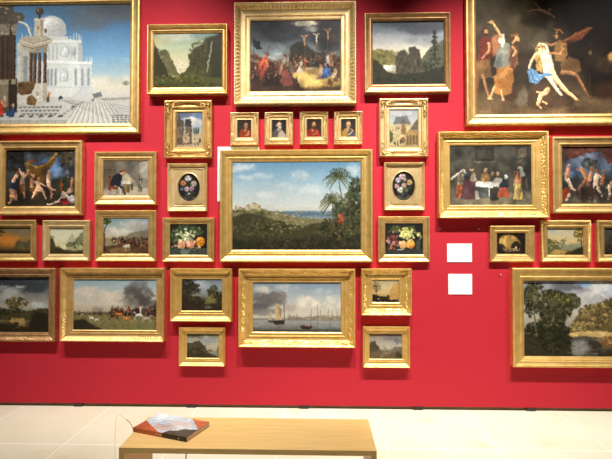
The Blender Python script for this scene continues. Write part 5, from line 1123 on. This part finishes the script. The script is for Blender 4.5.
# ------------------------------------------------------------------ the room
def wall_material():
    m, nt, b = new_mat('red_wall_paint')
    tc = node(nt, 'ShaderNodeTexCoord')
    nz = node(nt, 'ShaderNodeTexNoise', Scale=1.3, Detail=3.0)
    nt.links.new(tc.outputs['Object'], nz.inputs['Vector'])
    rp = node(nt, 'ShaderNodeValToRGB')
    rp.color_ramp.elements[0].color = (.45, .016, .031, 1); rp.color_ramp.elements[1].color = (.48, .0185, .035, 1)
    nt.links.new(nz.outputs['Fac'], rp.inputs[0]); nt.links.new(rp.outputs[0], b.inputs['Base Color'])
    n2 = node(nt, 'ShaderNodeTexNoise', Scale=220.0, Detail=2.0)
    nt.links.new(tc.outputs['Object'], n2.inputs['Vector'])
    bp = node(nt, 'ShaderNodeBump', Strength=.08, Distance=.001)
    nt.links.new(n2.outputs['Fac'], bp.inputs['Height']); nt.links.new(bp.outputs[0], b.inputs['Normal'])
    b.inputs['Roughness'].default_value = .75
    b.inputs['Specular IOR Level'].default_value = .25
    b.inputs['Sheen Weight'].default_value = 0
    b.inputs['Sheen Roughness'].default_value = .5
    b.inputs['Sheen Tint'].default_value = (1, .75, .8, 1)
    return m


TILE = .863
seam_x = on_level(464, 409.5).x
seam_y = on_level(306, 447.3).y


def floor_material():
    m, nt, b = new_mat('cream_stone_tiles')
    tc = node(nt, 'ShaderNodeTexCoord'); sp = node(nt, 'ShaderNodeSeparateXYZ')
    nt.links.new(tc.outputs['Object'], sp.inputs[0])

    def seam(axis, off, pitch, half):
        a = node(nt, 'ShaderNodeMath', operation='SUBTRACT'); nt.links.new(sp.outputs[axis], a.inputs[0]); a.inputs[1].default_value = off
        d = node(nt, 'ShaderNodeMath', operation='PINGPONG'); nt.links.new(a.outputs[0], d.inputs[0]); d.inputs[1].default_value = pitch/2
        l = node(nt, 'ShaderNodeMath', operation='LESS_THAN'); nt.links.new(d.outputs[0], l.inputs[0]); l.inputs[1].default_value = half
        return l
    s1 = seam('X', seam_x, TILE, .005); s2 = seam('Y', seam_y, TILE, .006)
    mxs = node(nt, 'ShaderNodeMath', operation='MAXIMUM')
    nt.links.new(s1.outputs[0], mxs.inputs[0]); nt.links.new(s2.outputs[0], mxs.inputs[1])
    nz = node(nt, 'ShaderNodeTexNoise', Scale=2.2, Detail=5.0)
    nt.links.new(tc.outputs['Object'], nz.inputs['Vector'])
    rp = node(nt, 'ShaderNodeValToRGB')
    rp.color_ramp.elements[0].position = .3; rp.color_ramp.elements[1].position = .7
    rp.color_ramp.elements[0].color = (*lin((209, 204, 180)), 1); rp.color_ramp.elements[1].color = (*lin((217, 213, 193)), 1)
    nt.links.new(nz.outputs['Fac'], rp.inputs[0])
    # ochre scuffs and small dark flecks
    vz = node(nt, 'ShaderNodeTexNoise', Scale=3.1, Detail=2.0); mp = node(nt, 'ShaderNodeMapping'); mp.inputs['Location'].default_value = (3.7, 1.2, 0)
    nt.links.new(tc.outputs['Object'], mp.inputs['Vector']); nt.links.new(mp.outputs[0], vz.inputs['Vector'])
    sr = node(nt, 'ShaderNodeMapRange'); sr.inputs['From Min'].default_value = .62; sr.inputs['From Max'].default_value = .78; sr.inputs['To Max'].default_value = .5
    nt.links.new(vz.outputs['Fac'], sr.inputs['Value'])
    m1 = node(nt, 'ShaderNodeMix', data_type='RGBA'); nt.links.new(sr.outputs[0], m1.inputs['Factor'])
    nt.links.new(rp.outputs[0], m1.inputs[6]); m1.inputs[7].default_value = (*lin((205, 182, 138)), 1)
    vo = node(nt, 'ShaderNodeTexVoronoi', Scale=5.5); nt.links.new(tc.outputs['Object'], vo.inputs['Vector'])
    lt = node(nt, 'ShaderNodeMath', operation='LESS_THAN'); nt.links.new(vo.outputs['Distance'], lt.inputs[0]); lt.inputs[1].default_value = .035
    ml = node(nt, 'ShaderNodeMath', operation='MULTIPLY'); nt.links.new(lt.outputs[0], ml.inputs[0]); ml.inputs[1].default_value = .45
    m2 = node(nt, 'ShaderNodeMix', data_type='RGBA'); nt.links.new(ml.outputs[0], m2.inputs['Factor'])
    nt.links.new(m1.outputs[2], m2.inputs[6]); m2.inputs[7].default_value = (*lin((150, 112, 80)), 1)
    m3 = node(nt, 'ShaderNodeMix', data_type='RGBA'); nt.links.new(mxs.outputs[0], m3.inputs['Factor'])
    nt.links.new(m2.outputs[2], m3.inputs[6]); m3.inputs[7].default_value = (*lin((236, 232, 218)), 1)
    nt.links.new(m3.outputs[2], b.inputs['Base Color'])
    b.inputs['Roughness'].default_value = .5
    b.inputs['Specular IOR Level'].default_value = .3
    return m


GAP = .034
w = MB(); w.box(-5.5, 5.5, WALL_Y, WALL_Y+.10, GAP, 6.6)
tag(w.build('wall_back', wall_material(), origin=(0, WALL_Y, 0)), kind='structure')
fl = MB(); fl.box(-5.5, 5.5, -2.5, WALL_Y+.6, -.12, 0)
tag(fl.build('floor', floor_material()), kind='structure')
pl = MB(); pl.box(-5.5, 5.5, WALL_Y+.022, WALL_Y+.09, 0, GAP)
tag(pl.build('baseboard_back', mottled('olive_brown_plinth', (96, 76, 44), (120, 96, 60), 6, .6), origin=(0, WALL_Y, 0)), kind='structure')
foot_mat = mottled('dark_metal_foot', (34, 26, 22), (52, 42, 36), 20, .5)
for i, px in enumerate((78, 191, 304, 418, 531)):
    x = on_wall(px, 407)[0]
    f = MB(); f.box(x-.045, x+.045, WALL_Y-.004, WALL_Y+.021, .004, GAP-.002); f.box(x-.035, x+.035, WALL_Y, WALL_Y+.02, 0, .006)
    tag(f.build('trim_%d' % (i+1), foot_mat, origin=(x, WALL_Y, 0)), kind='structure')

# pale board that shows behind the large palm landscape
def panel(name, r, dep, mat, label, cat, group=None, th=None):
    x0, z1 = on_wall(r[0], r[1], dep); x1, z0 = on_wall(r[2], r[3], dep)
    m = MB(); m.box(x0, x1, WALL_Y-dep, WALL_Y, z0, z1)
    o = m.build(name, mat, origin=((x0+x1)/2, WALL_Y, z0), bevel=.0008)
    tag(o, label, cat, group)
    return o, (x0, x1, z0, z1)


board_mat = mottled('pale_blue_board', (206, 232, 240), (214, 238, 244), 3, .5)
panel('backing_board', (217.6, 146.8, 259, 201.2), .008, board_mat, 'pale bluish white board peeking out behind the large palm landscape frame', 'board')
card_mat = mottled('white_card', (244, 244, 243), (248, 248, 247), 3, .6)
ink_mat = mottled('grey_print', (150, 150, 150), (170, 170, 170), 40, .7)


def wall_label(r, label, marks):
    o, (x0, x1, z0, z1) = panel('wall_label', r, .006, card_mat, label, 'label', 'white text cards on the red wall')
    m = MB()
    W, H = x1-x0, z1-z0
    for (u, v, du, dv) in marks:
        m.box(x0+u*W, x0+(u+du)*W, WALL_Y-.0064, WALL_Y-.0060, z1-(v+dv)*H, z1-v*H)
    m.build('printed_mark', ink_mat, o, (o.location.x, o.location.y, o.location.z))


wall_label((447.2, 243.6, 472, 262.1), 'upper of the two white text cards on the bare red wall', [(.68, .21, .06, .04), (.71, .25, .03, .05), (.76, .22, .05, .03)])
wall_label((448.3, 274.0, 472.2, 294.4), 'lower of the two white text cards on the bare red wall', [(.71, .17, .05, .03), (.74, .21, .03, .04)])
nail_mat = mottled('steel_nail', (200, 190, 185), (225, 215, 210), 50, .4, .6)
for (px, py, lb) in ((439.6, 228.7, 'tiny pale nail left of the upper white card on the red wall'),
                     (478.3, 229.0, 'tiny pale nail right of the upper white card, in the frame shadow'),
                     (500.3, 274.6, 'tiny pale nail on the red wall below the tiny arch picture')):
    x, z = on_wall(px, py)
    m = MB(); m.tube([(x, WALL_Y, z), (x, WALL_Y-.012, z)], .0035, 8)
    m.tube([(x, WALL_Y-.012, z), (x, WALL_Y-.014, z)], .0065, 10)
    tag(m.build('wall_nail', nail_mat, origin=(x, WALL_Y, z)), lb, 'nail', 'nails in the red wall')

# ------------------------------------------------------------------ bench
BH = .43
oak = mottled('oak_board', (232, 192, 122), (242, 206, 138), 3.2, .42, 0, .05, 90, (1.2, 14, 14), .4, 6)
a = on_level(118.2, 448.2, BH); b_ = on_level(376.6, 450.2, BH)
c = on_level(147.5, 417.2, BH); d_ = on_level(369.3, 418.7, BH)
bx0, bx1 = a.x, b_.x
by0 = (a.y+b_.y)/2; by1 = (c.y+d_.y)/2
TH = .032
bench = empty('bench', ((bx0+bx1)/2, (by0+by1)/2, 0))
tag(bench, 'long low oak bench with slab sides on the cream floor in front of the wall', 'bench')
borg = tuple(bench.location)
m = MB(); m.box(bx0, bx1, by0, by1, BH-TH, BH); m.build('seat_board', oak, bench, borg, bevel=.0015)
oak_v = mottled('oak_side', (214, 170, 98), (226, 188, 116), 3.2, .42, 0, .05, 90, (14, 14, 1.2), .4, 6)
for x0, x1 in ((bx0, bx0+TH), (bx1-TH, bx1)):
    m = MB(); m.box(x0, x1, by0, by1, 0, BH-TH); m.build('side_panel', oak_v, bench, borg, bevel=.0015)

# ------------------------------------------------------------------ book
BT = .028
corners_px = [(133.5, 427.3), (186.3, 437.3), (210.3, 421.8), (159, 413.4)]   # top cover: spine left, spine right, back right, back left
q = [on_level(px, py, BH+BT) for px, py in corners_px]
ea = ((q[1]-q[0])+(q[2]-q[3]))/2; eb = ((q[3]-q[0])+(q[2]-q[1]))/2
aa = math.atan2(ea.y, ea.x); ab = math.atan2(eb.y, eb.x)-math.pi/2
ang = (aa+ab)/2
BL, BW = ea.length, eb.length
mid = (q[0]+q[1]+q[2]+q[3])/4
ux, uy = Vector((math.cos(ang), math.sin(ang), 0)), Vector((-math.sin(ang), math.cos(ang), 0))
q[0] = mid-ux*(BL/2)-uy*(BW/2)
print('angles', math.degrees(aa), math.degrees(ab))
print('book', BL, BW, 'bench', bx1-bx0, by1-by0, by0, by1)
book = empty('book', (q[0].x, q[0].y, BH)); book.rotation_euler[2] = ang
tag(book, 'orange and grey softcover art book lying on the left end of the bench', 'book')
orange = mottled('orange_cover', (196, 96, 62), (206, 108, 72), 12, .35)
paper = mottled('paper_edges', (232, 228, 222), (246, 243, 238), 2, .8, 0, .4, 200, (1, 1, 120))
black = mottled('black_cover', (36, 32, 32), (46, 42, 40), 12, .35)
CT = .003
m = MB(); m.box(.004, BL-.003, .003, BW-.003, CT, BT-CT); m.build('page_block', paper, book, label='grey white edges of the pages')
m = MB(); m.box(0, BL, 0, BW, .0, CT); m.build('back_cover', mottled('red_cover', (150, 52, 44), (164, 62, 50), 12, .4), book)
PALE = mottled('pale_print', (220, 190, 178), (226, 200, 190), 30, .6)
sp_ = MB(); sp_.box(0, BL*.56, -.003, .003, 0, BT); s1 = sp_.build('spine', orange, book)
sp_ = MB(); sp_.box(BL*.56, BL, -.003, .003, 0, BT); sp_.build('spine_band', black, s1, label='black end of the spine')
for k in range(6):
    tx = MB(); tx.box(BL*(.43+.02*k), BL*(.43+.02*k)+BL*.012, -.0036, -.0030, BT*.32, BT*.32+BT*(.3 if k % 2 else .42))
    tx.build('spine_letter', PALE, s1, label='pale letter on the spine')
tx = MB(); tx.box(BL*.85, BL*.87, -.0036, -.0030, BT*.35, BT*.65)
tx.build('spine_letter', PALE, s1, label='pale mark on the black end of the spine')
m = MB(); m.box(0, BL, 0, BW, BT-CT, BT); cov = m.build('front_cover', orange, book)
# printed picture on the cover: a tilted pale square over orange, landscape in its lower part
pic = Picture(0, 0, BL*100, BW*100, S=9, seed=5)
W_, H_ = BL*100, BW*100
pic.warp = .3; pic.gain = 1.15
pic.fill((200, 104, 72))
pic.poly([(-1, H_*.50), (-1, -1), (W_*.66, -1), (W_*1.02, H_*.50), (W_*1.02, H_*1.1), (W_*.58, H_*1.1)], (200, 212, 228), 1, .15)
pic.cloud(W_*.25, H_*.2, W_*.3, H_*.3, (222, 230, 240), .7)
pic.cloud(W_*.45, H_*.68, W_*.26, H_*.2, (206, 170, 156), .8, W_*.1)
pic.cloud(W_*.62, H_*.40, W_*.28, H_*.22, (214, 196, 192), .9, W_*.1)
pic.cloud(W_*.72, H_*.56, W_*.18, H_*.12, (228, 224, 222), .9, W_*.08)
pic.poly([(W_*.54, H_*1.05), (W_*.60, H_*.84), (W_*.70, H_*.80), (W_*.80, H_*.62), (W_*1.02, H_*.52), (W_*1.02, H_*1.05)], (92, 84, 78), 1, .4, .8, 3)
pic.strewn((W_*.6, H_*.75, W_, H_), 60, .6, [(60, 54, 50), (126, 116, 106)], .7)
pic.poly([(W_*.64, -1), (W_*1.1, -1), (W_*1.1, H_*.62), (W_*.99, H_*.50)], (206, 112, 80), 1, .15)
pic.poly([(-1, H_*.50), (W_*.58, H_*1.1), (-1, H_*1.1)], (198, 98, 66), 1, .15)
for k in range(3):
    pic.line([(W_*(.20+.07*k), H_*(.62+.09*k)), (W_*(.40+.06*k), H_*(.30+.12*k))], H_*.022, (84, 84, 98), .8)
img = pic.finish(.05)
g = canvas_mesh('cover_picture', img[::-1], 0, BL, 0, BW, 0, PRINT, cov, (0, 0, 0), 'printed pale picture on the front cover')
# the grid is made upright; lay it on the cover
for v in g.data.vertices:
    x, y, z = v.co
    v.co = (x, BW-z, BT+.0003)
g.data.flip_normals()

# tether cord from the book to the floor
cord_mat = mottled('straw_cord', (206, 188, 138), (226, 210, 168), 30, .5)
q0 = Vector((q[0].x, q[0].y, BH+BT*.6))
def at_y(px, py, y):
    d = ray(px, py); t = y/d.y
    return Vector((d.x*t, y, CAM_H+d.z*t))
yy = q0.y+.02
pts = [q0+Vector((-.004, .004, 0)), at_y(130, 422.6, yy), at_y(125, 418.8, yy), at_y(121, 415.6, yy), at_y(118.5, 415.2, yy), at_y(116.3, 418, yy), at_y(115.6, 424, yy), at_y(115.2, 436, yy), at_y(115, 452, yy)]
last = pts[-1]
pts += [Vector((last.x-.003, yy, .2)), Vector((last.x, yy, .03)), Vector((last.x+.05, yy+.01, .004)), Vector((last.x+.25, yy+.05, .004))]
def smooth_path(p, k=6):
    out = []
    for i in range(len(p)-1):
        a0 = p[max(0, i-1)]; a1 = p[i]; a2 = p[i+1]; a3 = p[min(len(p)-1, i+2)]
        for j in range(k):
            t = j/k
            out.append(.5*((2*a1)+(a2-a0)*t+(2*a0-5*a1+4*a2-a3)*t*t+(3*a1-a0-3*a2+a3)*t**3))
    out.append(p[-1]); return out
sp2 = smooth_path(pts)
m = MB(); m.tube(sp2, [.0030 if i < 11 else .0008 for i in range(len(sp2))], 8)
tag(m.build('tether_cord', cord_mat, origin=(last.x, yy, 0)), 'thin straw coloured cord looping from the book corner down to the floor', 'cord')
# dark cable end hanging under the seat
p1 = at_y(188.2, 453.2, by0+.25); 
pts = [Vector((p1.x, p1.y, BH-TH)), Vector((p1.x+.003, p1.y, BH-TH-.02)), Vector((p1.x+.008, p1.y, BH-TH-.035)), Vector((p1.x-.006, p1.y, BH-TH-.05)), Vector((p1.x-.012, p1.y, BH-TH-.09)), Vector((p1.x-.014, p1.y, BH-TH-.2)), Vector((p1.x-.012, p1.y, .004))]
m = MB(); m.tube(smooth_path(pts), .0035, 8)
tag(m.build('cable', mottled('dark_cable', (70, 50, 30), (90, 66, 40), 20, .5), origin=(p1.x, p1.y, 0)), 'short dark brown cable hanging under the bench seat below the book', 'cable')

# ------------------------------------------------------------------ light
def spot(x, y, z, tx, tz, watt, size=58, blend=.8, col=(1, .95, .88), rad=.04, ty=WALL_Y):
    l = bpy.data.lights.new('track_spot', 'SPOT'); l.energy = watt; l.spot_size = R(size); l.spot_blend = blend; l.color = col
    l.shadow_soft_size = rad
    o = bpy.data.objects.new('track_spot', l); COL.objects.link(o)
    o.location = (x, y, z)
    d = Vector((tx, ty, tz))-Vector((x, y, z))
    o.rotation_euler = d.to_track_quat('-Z', 'Y').to_euler()
    return o


LY, LZ = WALL_Y-2.5, 6.0
for (x, tx, tz, w_, sz) in ((-3.1, -2.9, 2.15, 1000, 52), (-1.6, -1.5, 2.05, 1080, 50), (.1, 0, 1.8, 1100, 48), (1.7, 1.4, 1.65, 1700, 48), (3.3, 2.9, 1.8, 950, 48)):
    spot(x, LY, LZ, tx, tz, w_, sz, 1.0, rad=.02)
# lamps over the floor
for (x, w_) in ((-2.0, 540), (.1, 900), (2.2, 740)):
    spot(x, WALL_Y-2.2, LZ, x, 0, w_, 42, 1.0, ty=WALL_Y-1.7)
wd = bpy.data.worlds.new('gallery_ambience'); scene.world = wd; wd.use_nodes = True
wd.node_tree.nodes['Background'].inputs[0].default_value = (1, .9, .78, 1)
wd.node_tree.nodes['Background'].inputs[1].default_value = .035

scene.view_settings.view_transform = 'Standard'
scene.view_settings.look = 'None'
scene.view_settings.gamma = 1.0
scene.view_settings.exposure = 0.10
scene.view_settings.use_curve_mapping = False
